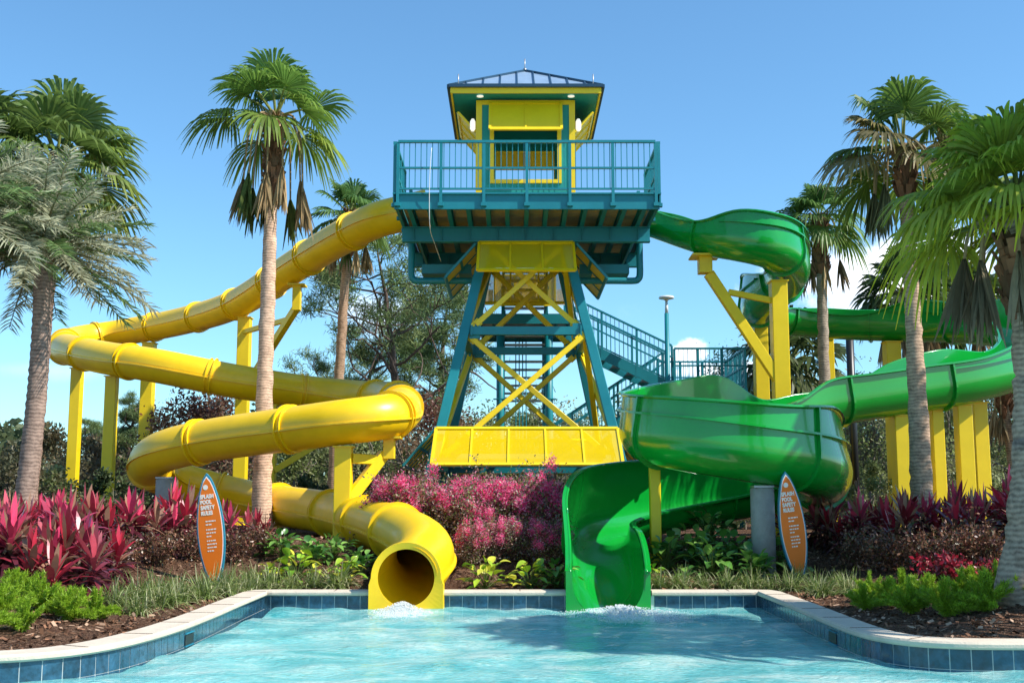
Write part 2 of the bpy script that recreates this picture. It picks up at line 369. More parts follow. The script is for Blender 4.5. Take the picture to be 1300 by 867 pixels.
# sharp corners: fix self overlap by simple x clamp
# ground north of the pool
g = MB()
Pn = np.vstack([[-300, 8.2], [-60, 8.2], OUT, [60, 9.8], [300, 9.8]])
n = len(Pn); ts = np.concatenate([[0, .1, .25, .45, .7, 1, 1.4, 1.9, 2.5, 3.2, 4, 5, 6, 7.5, 9, 11, 14, 18, 24, 35, 60, 120, 300, 700]])
xs = np.linspace(-1, 1, n)
rows = []
for tt in ts:
    f = min(1, tt/60.)
    tgt = np.stack([Pn[:,0]*1.0 + xs*0.0, Pn[:,1]], 1)
    Y = Pn[:,1] + tt + (15.5 - Pn[:,1])*min(1, tt/14.)
    X = Pn[:,0] + np.sign(Pn[:,0])*0
    Z = gz(X, Y); 
    if tt == 0: Z = np.full(n, .16)
    rows.append(np.stack([X, Y, Z], 1))
V = np.concatenate(rows); i = np.arange(len(ts)-1)[:,None]; j = np.arange(n-1)[None,:]
q = np.stack([i*n+j, i*n+j+1, (i+1)*n+j+1, (i+1)*n+j], -1).reshape(-1, 4)
g.add(V, q, smooth=True); GROUND = tag(g.build('ground', M['mulch']), kind='structure')
# deck behind and beside the camera
d = MB(); d.add([(-300,-300,.19),(300,-300,.19),(300,-6,.19),(-300,-6,.19), (-300,8.2,.19),(-14,8.2,.19),(-14,-6,.19), (14,-6,.19),(14,9.8,.19),(300,9.8,.19)], [(0,1,2,3),(3,6,5,4),(7,2,9,8)])
tag(d.build('pool_deck', M['paver']), kind='structure')
# coping
c = MB(); I = offset(LINE, -.03); n = len(LINE)
sec = lambda A, z: np.column_stack([A, np.full(len(A), z)])
O2 = offset(LINE, .24)
rows = [sec(I, .165), sec(offset(LINE, -.045), .18), sec(offset(LINE, -.045), .205), sec(I, .222), sec(O2, .225), sec(offset(LINE, .255), .21), sec(offset(LINE, .255), .10)]
V = np.concatenate(rows); i = np.arange(len(rows)-1)[:,None]; j = np.arange(n-1)[None,:]
q = np.stack([i*n+j, i*n+j+1, (i+1)*n+j+1, (i+1)*n+j], -1).reshape(-1, 4)
mx_ = (LINE[:-1]+LINE[1:])/2; kp = np.tile(np.array([not in_notch(*p) for p in mx_]), len(rows)-1); q = q[kp]
c.add(V, q); tag(c.build('pool_coping', M['coping']), kind='structure')
jm = MB(); lastp = LINE[0]; acc_ = 0
for i_ in range(1, len(LINE)-1):
    acc_ += np.linalg.norm(LINE[i_]-LINE[i_-1])
    if acc_ > .92 and not in_notch(*LINE[i_]):
        acc_ = 0; a3 = np.array([*I[i_], .2235]); b3 = np.array([*O2[i_], .2265]); jm.beam(a3, b3, .007, .004)
tag(jm.build('coping_joints', M['mulch']), kind='structure')
# pool wall: grout band with individual tiles standing 3 mm proud
wl = MB(); topz = np.array([-.12 if in_notch(*p) else .166 for p in LINE]); V = np.concatenate([sec(LINE, -1.1), np.column_stack([LINE, topz])]); q = np.stack([np.arange(n-1), np.arange(1, n), n+np.arange(1, n), n+np.arange(n-1)], 1); wl.add(V, q)
tag(wl.build('pool_wall', M['grout']), kind='structure')
tl = MB(); acc = 0.0
seg = np.linalg.norm(np.diff(LINE, axis=0), axis=1); cum = np.concatenate([[0], np.cumsum(seg)])
inn = offset(LINE, -.004)
def lp(s): return np.array([np.interp(s, cum, inn[:,0]), np.interp(s, cum, inn[:,1])])
pitch = .163; k = 0
s = 0
while s + pitch < cum[-1]:
    a = lp(s+.005); b = lp(s+pitch-.005)
    if in_notch(*((a+b)/2+(0, .004))): s += pitch; continue
    for z0, z1 in ((-.165, -.003), (.002, .158)):
        sh = .75+.5*rng.random()
        ps = [lp(s+.004+(pitch-.008)*q_/4) for q_ in range(5)]
        tl.add([(*p_, z0) for p_ in ps]+[(*p_, z1) for p_ in ps], [(q_, q_+1, q_+6, q_+5) for q_ in range(4)], np.array((.018, .062, .105))*sh)
    s += pitch
tag(tl.build('tile_band', M['tile']), kind='structure')
fl = MB(); fl.add([(-14,-6,-1.05),(14,-6,-1.05),(14,16,-1.05),(-14,16,-1.05)], [(0,1,2,3)]); tag(fl.build('pool_floor', M['plaster']), kind='structure')
# water surface: real ripples
wv = MB(); A = []
XX, YY = np.meshgrid(np.linspace(-14, 14, 421), np.linspace(-6, YF+.02, 321))
ZZ = np.zeros_like(XX)
wr = np.random.default_rng(3)
for k in range(46):
    lam = wr.uniform(.22, 1.6); th = wr.uniform(0, 2*np.pi); kx = 2*np.pi/lam
    ZZ += .0021*lam**.8*np.sin(kx*(XX*np.cos(th)+YY*np.sin(th)) + wr.uniform(0, 6.3) + .9*np.sin(XX*.9+k)+.8*np.cos(YY*.8+2*k))
for sx, sy in ((-1.36, 15.0), (1.26, 14.9)):
    rr = np.hypot(XX-sx, (YY-sy)*.8); ZZ += .016*np.exp(-rr*.75)*np.sin(rr*13 + 2*np.sin(XX*2.1))
lx = np.interp(XX, LINE[:,0], LINE[:,1])
ny, nx = XX.shape
V = np.stack([XX, YY, ZZ], -1).reshape(-1, 3)
ii, jj = np.meshgrid(np.arange(ny-1), np.arange(nx-1), indexing='ij')
keep = (YY[:-1,:-1] < lx[:-1,:-1]+.12)
ii = ii[keep]; jj = jj[keep]
q = np.stack([ii*nx+jj, ii*nx+jj+1, (ii+1)*nx+jj+1, (ii+1)*nx+jj], -1)
wv.add(V, q, smooth=True); tag(wv.build('water', M['water']), kind='structure')
# skimmer openings in the tile band
for px, py, who in ((214, 808, 'left'), (1083, 806, 'right')):
    p = onplane(px, py, .08)
    i = int(np.argmin(np.hypot(LINE[:,0]-p[0], LINE[:,1]-p[1]))); tdir = LINE[min(i+1, n-1)]-LINE[i-1]; tdir /= np.linalg.norm(tdir); nrm = np.array([tdir[1], -tdir[0]])
    a = LINE[i]-tdir*.14; b = LINE[i]+tdir*.14
    t = thing('skimmer_opening', (*LINE[i], .03), 'dark slot of a skimmer in the tile band on the %s side of the pool' % who, 'skimmer')
    m = MB(); a3 = np.array([*a+nrm*.008, .06]); b3 = np.array([*b+nrm*.008, .06]); m.beam(a3, b3, .006, .09); m.build('slot', M['black'], t)
    m = MB()
    for z in (.0, .115): m.beam(a3+(0, 0, z-.055), b3+(0, 0, z-.055), .02, .012)
    m.build('rim', M['signedge'], t)

# ------------------------------------------------------------------ tower
TX = .3
tw = thing('slide_tower', (TX, 26, .7), 'tall teal and yellow slide tower with lookout cabin on top', 'tower')
def leg_pt(sx, sy, z): return np.array([TX + sx*(.85 + .222*(6.9-z)), 26.1 + sy*(1.2 + .21*(6.9-z)), z])
for sx in (-1, 1):
    for sy in (-1, 1):
        m = MB(); a = leg_pt(sx, sy, .5); b = leg_pt(sx, sy, 6.95)
        m.beam(a, b, .2, .2, up=(0, 1, 0), bev=.012)
        leg = m.build('leg', M['teal'], tw)
        m = MB(); m.box((a[0], a[1], .76), (.42, .42, .05)); m.box((b[0], b[1], 6.86), (.3, .3, .03)); m.build('foot_plate', M['teal'], leg)
# horizontal ring beams
def ring(z, h, wdt, name):
    for (a, b) in (((-1,-1),(1,-1)), ((-1,1),(1,1)), ((-1,-1),(-1,1)), ((1,-1),(1,1))):
        m = MB(); A = leg_pt(*a, z); B = leg_pt(*b, z); dd = (B-A)/np.linalg.norm(B-A)*.11
        m.beam(A+dd, B-dd, wdt, h)
        for P, s_ in ((A, 1), (B, -1)):
            m.beam(P+dd*s_*.9, P+dd*s_*2.9, wdt*.35, h*1.9); m.beam(P+dd*s_*1.2, P+dd*s_*1.5, wdt*1.5, h*1.3)
        m.build(name, M['teal'], tw)
ring(4.92, .17, .15, 'ring_beam'); ring(2.15, .17, .15, 'ring_beam')
def brace(p, q, off):
    m = MB(); p = np.array(p); q = np.array(q); dd = (q-p)/np.linalg.norm(q-p)
    m.beam(p+off, q+off, .11, .11, bev=.006, up=(0, 0, 1)); m.beam(p+off-dd*.1, p+off+dd*.12, .03, .17); m.beam(q+off-dd*.12, q+off+dd*.1, .03, .17)
    m.build('cross_brace', M['ypaint'], tw)
for z0, z1 in ((5.05, 6.75), (2.3, 4.78)):
    for a, b in (((-1,-1),(1,-1)), ((-1,1),(1,1)), ((-1,-1),(-1,1)), ((1,-1),(1,1))):
        A0 = leg_pt(*a, z0); B1 = leg_pt(*b, z1); A1 = leg_pt(*a, z1); B0 = leg_pt(*b, z0)
        h = (B0-A0)/np.linalg.norm(B0-A0); nn = np.cross(h, (0, 0, 1))
        sg = 1
        brace(A0+h*.2, B1-h*.17, nn*.035); brace(B0-h*.2, A1+h*.17, -nn*.08)
# skirts: flared perforated panels
def skirt(p0, p1, p2, p3, nbar, yellow_frame=True, name='flared_panel', back=False):
    """p0 p1 top edge, p2 p3 bottom edge (p3 below p0)"""
    p0, p1, p2, p3 = [np.array(p, float) for p in (p0, p1, p2, p3)]
    nrm = np.cross(p1-p0, p3-p0); nrm /= np.linalg.norm(nrm)
    m = MB(); m.add([p0, p1, p2, p3], [(0, 1, 2, 3)]); o = m.build(name, M['ypaint'] if back else M['ymesh'], tw)
    fm = M['ypaint'] if yellow_frame else M['teal']
    m = MB()
    for a, b in ((p0, p1), (p1, p2), (p2, p3), (p3, p0)): m.beam(a, b, .06, .05, up=nrm)
    for k in range(1, nbar):
        t = k/nbar; m.beam(p0*(1-t)+p1*t, p3*(1-t)+p2*t, .04, .04, up=nrm)
    if back:
        m.beam((p0+p3)/2, (p1+p2)/2, .06, .05, up=nrm)
    m.build('panel_frame', fm, o)
    return o
# upper skirts
zt, zb = 6.84, 6.14; hw = 1.0
skirt((TX-hw, 24.62, zt), (TX+hw, 24.62, zt), (TX+hw+.02, 24.1, zb), (TX-hw-.02, 24.1, zb), 3)
skirt((TX-hw, 27.55, zt), (TX+hw, 27.55, zt), (TX+hw, 28.1, zb), (TX-hw, 28.1, zb), 3)
for s_ in (-1, 1):
    skirt((TX+s_*1.08, 24.75, zt), (TX+s_*1.08, 27.4, zt), (TX+s_*1.72, 27.4, zb-.02), (TX+s_*1.72, 24.75, zb-.02), 3, False, back=True)
# lower skirts
zt, zb = 2.84, 2.1
skirt((TX-1.83, 23.85, zt), (TX+1.83, 23.85, zt), (TX+1.88, 23.28, zb), (TX-1.88, 23.28, zb), 5)
skirt((TX-1.83, 28.35, zt), (TX+1.83, 28.35, zt), (TX+1.88, 28.95, zb), (TX-1.88, 28.95, zb), 5)
for s_ in (-1, 1):
    skirt((TX+s_*1.86, 24.0, zt), (TX+s_*1.86, 28.2, zt), (TX+s_*2.5, 28.2, zb), (TX+s_*2.5, 24.0, zb), 6, False, back=True)
# slats inside lower canopy
m = MB()
for k in range(5): m.beam((TX-1.8, 24.3+k*.9, 2.30), (TX+1.8, 24.3+k*.9, 2.30), .08, .1)
m.build('canopy_joists', M['teal'], tw)
# deck
X0, X1, Y0, Y1, DZ = TX-2.62, TX+2.62, 23.2, 28.7, 7.5
m = MB()
for k in range(18):
    a = Y0+.06+(Y1-Y0-.12)*k/18; m.box((TX, a+.14, DZ-.05), (X1-X0-.1, (Y1-Y0-.12)/18-.012, .05))
deck = m.build('deck_boards', M['deckboard'], tw)
m = MB(); m.box((TX, Y0, DZ-.15), (X1-X0+.1, .06, .30)); m.box((TX, Y1, DZ-.15), (X1-X0+.1, .06, .30)); m.box((X0, (Y0+Y1)/2, DZ-.15), (.06, Y1-Y0-.07, .3)); m.box((X1, (Y0+Y1)/2, DZ-.15), (.06, Y1-Y0-.07, .3))
m.box((TX, Y0-.01, DZ+.015), (X1-X0+.16, .14, .03)); m.build('deck_fascia', M['teal'], tw)
m = MB()
for k in range(13):
    x = X0+.25+(X1-X0-.5)*k/12
    m.box((x, (Y0+Y1)/2, DZ-.19), (.015, Y1-Y0-.1, .2)); m.box((x, (Y0+Y1)/2, DZ-.295), (.09, Y1-Y0-.1, .015)); m.box((x, (Y0+Y1)/2, DZ-.085), (.09, Y1-Y0-.1, .012))
m.build('deck_joists', M['teal'], tw)
for y in (24.75, 27.4):
    m = MB(); m.box((TX, y, 7.04), (5.3, .03, .3)); m.box((TX, y, 7.19), (5.3, .16, .02)); m.box((TX, y, 6.885), (5.3, .18, .025))
    for k in range(9): m.box((TX-2.4+k*.6, y-.045, 7.04), (.012, .06, .27))
    m.build('girder', M['teal'], tw)
for x in (TX-2.3, TX+2.3):
    m = MB(); m.box((x, 26.07, 7.03), (.05, 2.6, .26)); m.build('girder', M['teal'], tw)
# looping drain pipes below the deck
for s_ in (-1, 1):
    x = TX+s_*2.52; pts = [(x, 25.6, 7.1), (x, 25.6, 6.75), (x, 25.6, 6.35), (x-s_*.04, 25.6, 6.24), (x-s_*.14, 25.6, 6.2), (x-s_*.6, 25.6, 6.2), (TX+s_*1.15, 25.6, 6.2)]
    m = MB(); m.tube(catmull(pts, 4), .075, 12); m.build('drain_pipe', M['teal'], tw)
    m = MB(); m.box((TX+s_*1.75, 26.3, 6.42), (1.1, 1.1, .06)); m.box((TX+s_*1.75, 25.76, 6.5), (1.1, .05, .2)); m.build('service_tray', M['teal'], tw)
# railing: each side a part, posts as sub-parts
def railing(parent, a, b, z0a, z0b, mtl, npost, gap=.115, H=1.07, mid=.52, pw=.06, post_name='rail_post'):
    a = np.array([*a, z0a]); b = np.array([*b, z0b]); L_ = np.linalg.norm((b-a)[:2]); up = np.array([0, 0, 1.])
    m = MB(); m.beam(a+up*H, b+up*H, .075, .05); m.beam(a+up*mid, b+up*mid, .05, .04) if mid else None
    m.beam(a+up*.09, b+up*.09, .04, .035)
    nb = int(L_/gap)
    for k in range(1, nb):
        p = a+(b-a)*k/nb; m.beam(p+up*.09, p+up*(H-.02), .016, .016, up=(0, 1, 0))
    o = m.build('railing', mtl, parent)
    for k in range(npost+1):
        p = a+(b-a)*k/npost; q = MB(); q.beam(p+up*(-.25), p+up*(H-.01), pw, pw, up=(0, 1, 0)); q.beam(p+up*(-.27), p+up*(-.2), pw*1.9, pw*1.9, up=(0, 1, 0)); q.build(post_name, mtl, o)
    return o
railing(tw, (X0+.02, Y0-.06), (X1-.02, Y0-.06), DZ+.02, DZ+.02, M['teal'], 6)
railing(tw, (X0-.05, Y0), (X0-.05, 25.4), DZ+.02, DZ+.02, M['teal'], 2)
railing(tw, (X1+.05, Y0), (X1+.05, 25.6), DZ+.02, DZ+.02, M['teal'], 2)
railing(tw, (X0-.05, 26.9), (X0-.05, Y1), DZ+.02, DZ+.02, M['teal'], 1)
railing(tw, (X1+.05, 27), (X1+.05, Y1), DZ+.02, DZ+.02, M['teal'], 1)
# cabin
CX0, CX1, CY0, CY1, CT = TX-1.03, TX+1.03, 25.3, 27.5, 10.2
def wall_with_opening(parent, A, B, z0, z1, s0, s1, oz0, oz1, mtl, th=.08):
    A = np.array([*A, 0.]); B = np.array([*B, 0.]); D = B-A; L_ = np.linalg.norm(D); D /= L_
    m = MB()
    def pn(u0, u1, a, b): m.beam(A+D*u0+(0, 0, (a+b)/2), A+D*u1+(0, 0, (a+b)/2), th, b-a)
    pn(0, s0, z0, z1); pn(s1, L_, z0, z1); pn(s0, s1, z0, oz0); pn(s0, s1, oz1, z1)
    # vertical grooves of the siding
    nn = np.array([D[1], -D[0], 0])
    for k in range(int(L_/.12)):
        u = .06+k*.12
        if s0-.02 < u < s1+.02: m.beam(A+D*u+nn*(th/2+.004)+(0, 0, z0), A+D*u+nn*(th/2+.004)+(0, 0, oz0-.08), .012, .008, up=nn)
    wl = m.build('cabin_wall', mtl, parent)
    m = MB()
    for (u0, u1, a, b) in ((s0-.07, s0+.02, oz0-.07, oz1+.07), (s1-.02, s1+.07, oz0-.07, oz1+.07)):
        m.beam(A+D*(u0+u1)/2+nn*.03+(0, 0, a), A+D*(u0+u1)/2+nn*.03+(0, 0, b), .09, th+.03, up=nn)
    for zz in (oz0-.03, oz1+.03): m.beam(A+D*(s0+.02)+nn*.033+(0, 0, zz), A+D*(s1-.02)+nn*.033+(0, 0, zz), th+.03, .08)
    m.build('window_trim', M['ypaint'], wl)
    return wl
wall_with_opening(tw, (CX0+.06, CY0), (CX1-.06, CY0), DZ+.01, CT, .25, 1.69, 8.38, 9.72, M['tealwall'])
wall_with_opening(tw, (CX1-.06, CY1), (CX0+.06, CY1), DZ+.01, CT, .25, 1.69, 8.38, 9.72, M['tealwall'])
wall_with_opening(tw, (CX0, CY1-.06), (CX0, CY0+.06), DZ+.01, CT, .35, 1.73, 8.38, 9.72, M['tealwall'])
wall_with_opening(tw, (CX1, CY0+.06), (CX1, CY1-.06), DZ+.01, CT, .35, 1.73, 8.38, 9.72, M['tealwall'])
for x in (CX0, CX1):
    for y in (CY0, CY1):
        m = MB(); m.box((x, y, (DZ+CT)/2), (.13, .13, CT-DZ)); m.build('corner_trim', M['ypaint'], tw)
m = MB(); m.box((TX, CY0-.055, CT-.05), (1.93, .04, .1)); m.box((TX, CY1+.055, CT-.05), (1.93, .04, .1)); m.build('head_trim', M['ypaint'], tw)
# raised awning shutters
def shutter(a, b, c_, d_, nbar=2, name='shutter'):
    a, b, c_, d_ = [np.array(p, float) for p in (a, b, c_, d_)]
    nrm = np.cross(b-a, d_-a); nrm /= np.linalg.norm(nrm)
    m = MB(); m.add([a, b, c_, d_], [(0, 1, 2, 3)]); o = m.build(name, M['ypaint'], tw)
    m = MB()
    for p, q_ in ((a, b), (b, c_), (c_, d_), (d_, a)): m.beam(p+nrm*.0, q_, .06, .05, up=nrm)
    for k in range(1, nbar): t = k/nbar; m.beam(a*(1-t)+b*t, d_*(1-t)+c_*t, .04, .045, up=nrm)
    m.build('shutter_frame', M['ypaint'], o)
shutter((TX-.78, 25.17, 10.12), (TX+.78, 25.17, 10.12), (TX+.78, 24.85, 9.42), (TX-.78, 24.85, 9.42))
shutter((TX+.78, 27.63, 10.12), (TX-.78, 27.63, 10.12), (TX-.78, 27.95, 9.42), (TX+.78, 27.95, 9.42))
for s_ in (-1, 1):
    shutter((TX+s_*1.5, 25.5, 10.0), (TX+s_*1.5, 27.3, 10.0), (TX+s_*1.1, 27.3, 9.55), (TX+s_*1.1, 25.5, 9.55), 3)
# roof
EX, EY0, EY1, EZ = 1.67, 24.65, 28.35, 10.32
ym = (EY0+EY1)/2; AP = np.array([TX, ym, 11.35])
cor = [np.array(p) for p in ((TX-EX, EY0, EZ), (TX+EX, EY0, EZ), (TX+EX, EY1, EZ), (TX-EX, EY1, EZ))]
m = MB(); m.add(cor+[AP], [(0, 1, 4), (1, 2, 4), (2, 3, 4), (3, 0, 4), (0, 3, 2, 1)]); roof = m.build('roof', M['roofmetal'], tw)
m = MB()
for a, b in ((0, 1), (1, 2), (2, 3), (3, 0)):
    A, B = cor[a], cor[b]; mc = (A+B)/2
    m.beam(A+(0, 0, .02), AP+(0, 0, .02), .05, .05)
    nrib = 9
    for k in range(1, nrib):
        t = k/nrib; P = A*(1-t)+B*t; h = 1-abs(2*t-1)
        Q = P+(AP-mc)*h
        if h > .05: m.beam(P+(0, 0, .02), Q+(0, 0, .02), .025, .04)
m.build('roof_seams', M['darkroof'], roof)
m = MB()
for a, b in ((0, 1), (1, 2), (2, 3), (3, 0)): m.beam(cor[a]+(0, 0, -.0), cor[b]+(0, 0, 0), .09, .07)
m.build('gutter', M['darkroof'], roof)
m = MB(); e = .05
m.box((TX, EY0+e, EZ-.09), (2*EX-.06, .04, .12)); m.box((TX, EY1-e, EZ-.09), (2*EX-.06, .04, .12)); m.box((TX-EX+e, ym, EZ-.09), (.04, EY1-EY0-.15, .12)); m.box((TX+EX-e, ym, EZ-.09), (.04, EY1-EY0-.15, .12)); m.build('fascia', M['ypaint'], roof)
m = MB(); m.box((TX, ym, EZ-.08), (2*EX-.15, EY1-EY0-.15, .03)); m.build('soffit', M['tealwall'], roof)
for x, y in ((TX-1.0, 24.98), (TX+1.0, 24.98), (TX, 25.9)):
    m = MB(); m.lathe((x, y, EZ-.115), [(.075, 0), (.075, -.012), (0.001, -.014)], 14); m.build('downlight', M['lamp'], roof)
for s_ in (-1, 1):
    m = MB(); m.tube([(TX+s_*1.17, 25.27, 9.5), (TX+s_*1.17, 25.27, 9.55), (TX+s_*1.17, 25.27, 9.72), (TX+s_*1.17, 25.27, 9.78)], [.03, .06, .06, .03], 12); m.build('wall_lamp', M['lamp'], tw)
for p in (cor[0]+(.2, .1, 0), cor[1]+(-.2, .1, 0), AP):
    m = MB(); m.tube([p+(0, 0, .0), p+(0, 0, .3)], .012, 6); m.tube([p, p+(0, 0, .06)], .04, 8); m.build('lightning_rod', M['steel'], roof)
# hanging cable
cb = MB(); cb.tube(catmull([at(548, 188, 23.05), at(546, 215, 23.05), at(545, 250, 23.1), at(546, 290, 23.3), at(552, 310, 24.4), at(560, 332, 25.2)], 5), .007, 6)
tag(cb.build('hanging_cable', M['white']), 'thin white cable hanging down from the tower deck railing', 'cable')

# ------------------------------------------------------------------ staircase behind the tower
st = thing('staircase', (1.5, 32, .75), 'teal steel staircase with landings climbing behind the slide tower', 'staircase')
for x in (-.30, .95):
    for y in (30.2, 33.2):
        m = MB(); m.tube([(x, y, .6), (x, y, 6.1)], .1, 14); cl = m.build('column', M['teal'], st)
        m = MB()
        for z in (1.6, 4.0): m.box((x, y, z), (.36, .2, .02))
        m.build('bracket', M['teal'], cl)
m = MB(); m.box((.33, 31.7, 6.16), (2.3, 3.4, .05)); m.build('landing', M['steel'], st)
m = MB()
for y in (30.0, 33.4): m.box((.33, y, 6.05), (2.36, .05, .26))
for x in (-.83, 1.49): m.box((x, 31.7, 6.05), (.05, 3.35, .26))
for k in range(5): m.box((-.5+k*.42, 31.7, 6.07), (.05, 3.3, .12))
m.build('landing_frame', M['teal'], st)
m = MB(); m.box((.33, 29.95, 6.78), (1.55, .02, .75)); pn = m.build('mesh_panel', M['ymesh'], st)
m = MB()
for x in (-.45, .07, .59, 1.11): m.box((x, 29.93, 6.78), (.04, .04, .78))
m.box((.33, 29.93, 7.17), (1.6, .04, .04)); m.box((.33, 29.93, 6.39), (1.6, .04, .04)); m.build('panel_frame', M['ypaint'], pn)
for x in (-.62, 1.28):
    m = MB(); m.box((x, 29.96, 6.6), (.27, .02, .4)); m.build('white_screen', M['white'], st)
def flight(a, b, wdt, side):
    """a upper, b lower centre points"""
    a = np.array(a, float); b = np.array(b, float); D = b-a; hor = np.array([D[0], D[1], 0]); Lh = np.linalg.norm(hor); hd = hor/Lh; sd = np.array([-hd[1], hd[0], 0])
    for s_ in (-1, 1):
        m = MB(); m.beam(a+sd*s_*wdt/2, b+sd*s_*wdt/2, .05, .28); m.build('stringer', M['teal'], st)
    n_ = max(2, int(abs(D[2])/.18)); m = MB()
    for k in range(n_):
        p = a+D*(k+.5)/n_; m.beam(p-sd*(wdt/2-.03), p+sd*(wdt/2-.03), .27, .04)
    m.build('treads', M['steel'], st)
    for s_ in (-1, 1):
        A = a+sd*s_*wdt/2; B = b+sd*s_*wdt/2
        railing(st, A[:2], B[:2], A[2]+.1, B[2]+.1, M['teal'], 3, mid=.75)
LA = at(845, 497, 33.0)  # middle landing
flight((.33, 30.3, 5.75), (.33, 33.1, 4.1), 1.15, 1)
flight((1.5, 32.6, 5.85), (LA[0]+.05, 32.6, 4.45), 1.3, 1)
m = MB(); lx0, lx1 = LA[0], at(936, 490, 33)[0]; m.box(((lx0+lx1)/2, 33.3, 4.42), (lx1-lx0, 3.0, .06)); m.build('landing', M['steel'], st)
m = MB()
for y in (31.8, 34.8): m.box(((lx0+lx1)/2, y, 4.3), (lx1-lx0+.1, .05, .28))
m.box((lx1, 33.3, 4.3), (.05, 2.95, .28)); m.build('landing_frame', M['teal'], st)
railing(st, (lx0+.1, 31.8), (lx1, 31.8), 4.45, 4.45, M['teal'], 3, mid=.6)
railing(st, (lx0, 34.8), (lx1, 34.8), 4.45, 4.45, M['teal'], 3, mid=.6)
railing(st, (lx1, 31.85), (lx1, 34.75), 4.45, 4.45, M['teal'], 4, mid=.6)
for x, y in ((lx0+.2, 31.95), (lx1-.15, 31.95), (lx0+.2, 34.65), (lx1-.15, 34.65)):
    m = MB(); m.tube([(x, y, .6), (x, y, 4.4)], .09, 12); m.build('column', M['teal'], st)
flight((lx0, 34.1, 4.45), (lx0-3.9, 34.1, 1.9), 1.3, 1)
flight((.33, 28.75, 7.4), (.33, 31.0, 5.9), 1.1, 1)
m = MB()
for k in range(4): m.tube([(.1+k*.09, 30.9, .8), (.1+k*.09, 30.9, 5.8)], .014, 6)
m.build('conduits', M['teal'], st)

# lamp on the stair
def street_lamp():
    p = at(848, 490, 31.4); x, y = p[0], 31.4
    top = at(848, 377, y)[2]
    t = thing('lamp_post', (x, y, .75), 'tall teal lamp post with a white disc head beside the staircase', 'lamp post')
    m = MB(); m.tube([(x, y, .6), (x, y, top-.45)], [.09, .06], 12); m.build('pole', M['teal'], t)
    m = MB(); m.tube([(x, y, top-.46), (x, y, top-.1)], [.05, .035], 10)
    m.lathe((x, y, top), [(.03, -.12), (.09, -.06), (.2, -.05), (.21, -.02), (.19, .01), (.02, .02), (.001, .02)], 24); m.build('lamp_head', M['white'], t)
street_lamp()

# ------------------------------------------------------------------ slides
def resample(P, step):
    P = np.array(P); d = np.linalg.norm(np.diff(P[:, :3], axis=0), axis=1); c_ = np.concatenate([[0], np.cumsum(d)])
    n_ = max(2, int(round(c_[-1]/step))); s_ = np.linspace(0, c_[-1], n_+1)
    return np.stack([np.interp(s_, c_, P[:, k]) for k in range(P.shape[1])], 1), c_[-1]/n_
def frames(P):
    T = np.gradient(P, axis=0); T /= np.linalg.norm(T, axis=1)[:, None]
    Rt = np.cross(T, (0, 0, 1)); Rt /= np.linalg.norm(Rt, axis=1)[:, None]; U = np.cross(Rt, T)
    return T, Rt, U
def smooth1(P, k=3):
    for _ in range(k):
        Q = P.copy(); Q[1:-1] = (P[:-2]+2*P[1:-1]+P[2:])/4; P = Q
    return P
# yellow enclosed tube
ypts = [(545, 263, 26.0), (510, 272, 26.0), (478, 279, 26.2), (425, 307, 27.6), (370, 341, 29.6), (300, 386, 32.4), (230, 408, 34.8), (150, 423, 36.4), (98, 431, 35.6), (80, 440, 33.2), (92, 445, 31.0), (137, 455, 29.2), (198, 464, 28.3), (298, 484, 28.3), (400, 499, 29.2), (465, 505, 28.6), (502, 508, 26.6), (509, 519, 23.4), (496, 528, 21.5), (440, 535, 21.2), (360, 546, 21.8), (270, 558, 22.7), (208, 572, 23.2), (188, 588, 24.0), (202, 603, 25.2), (245, 616, 25.8), (298, 630, 26.0), (360, 642, 24.4), (415, 650, 23.0), (468, 663, 20.5), (508, 677, 18.3), (536, 693, 17.1), (540, 709, 16.3), (528, 724, 15.75), (517, 731, 15.5), (516, 733, 15.32)]
YC = catmull([at(*p) for p in ypts], 12)
YC, step = resample(YC, .12); YC = smooth1(YC, 14)
YT, YR, YU = frames(YC)
RT = .41
ysl = thing('tube_slide', YC[-1]*(1, 1, 0), 'long yellow enclosed tube slide winding down to the pool', 'water slide')
nseg = 24
per = int(round(2.25/step)); nP = len(YC)
bounds = list(range(0, nP-1, per)); 
if nP-1-bounds[-1] < per*.6: bounds[-1] = nP-1
else: bounds.append(nP-1)
def swept(m, idx, rad, th=None, seg=28, a0=0, a1=2*np.pi, sm=True, col=(1,1,1)):
    a = np.linspace(a0, a1, seg+1)
    V = YC[idx][:,None,:]+rad*(np.cos(a)[None,:,None]*YR[idx][:,None,:]+np.sin(a)[None,:,None]*YU[idx][:,None,:])
    n_ = len(idx); i = np.arange(n_-1)[:,None]; j = np.arange(seg)[None,:]; k = seg+1
    q = np.stack([i*k+j, i*k+j+1, (i+1)*k+j+1, (i+1)*k+j], -1).reshape(-1, 4); m.add(V.reshape(-1, 3), q, col, sm)
def disc_ring(m, i0, r0, r1, w_, seg=36):
    """raised flange: square sectioned ring round the tube at index i0"""
    a = np.linspace(0, 2*np.pi, seg, endpoint=False); c_ = YC[i0]; prof = [(r0, -w_/2), (r1, -w_/2), (r1, w_/2), (r0, w_/2)]
    V = np.array([[c_+YT[i0]*z+r*(math.cos(t)*YR[i0]+math.sin(t)*YU[i0]) for t in a] for r, z in prof])
    i = np.arange(4)[:,None]; j = np.arange(seg)[None,:]; k = (j+1) % seg; i2 = (i+1) % 4
    q = np.stack([i*seg+j, i*seg+k, i2*seg+k, i2*seg+j], -1).reshape(-1, 4); m.add(V.reshape(-1, 3), q)
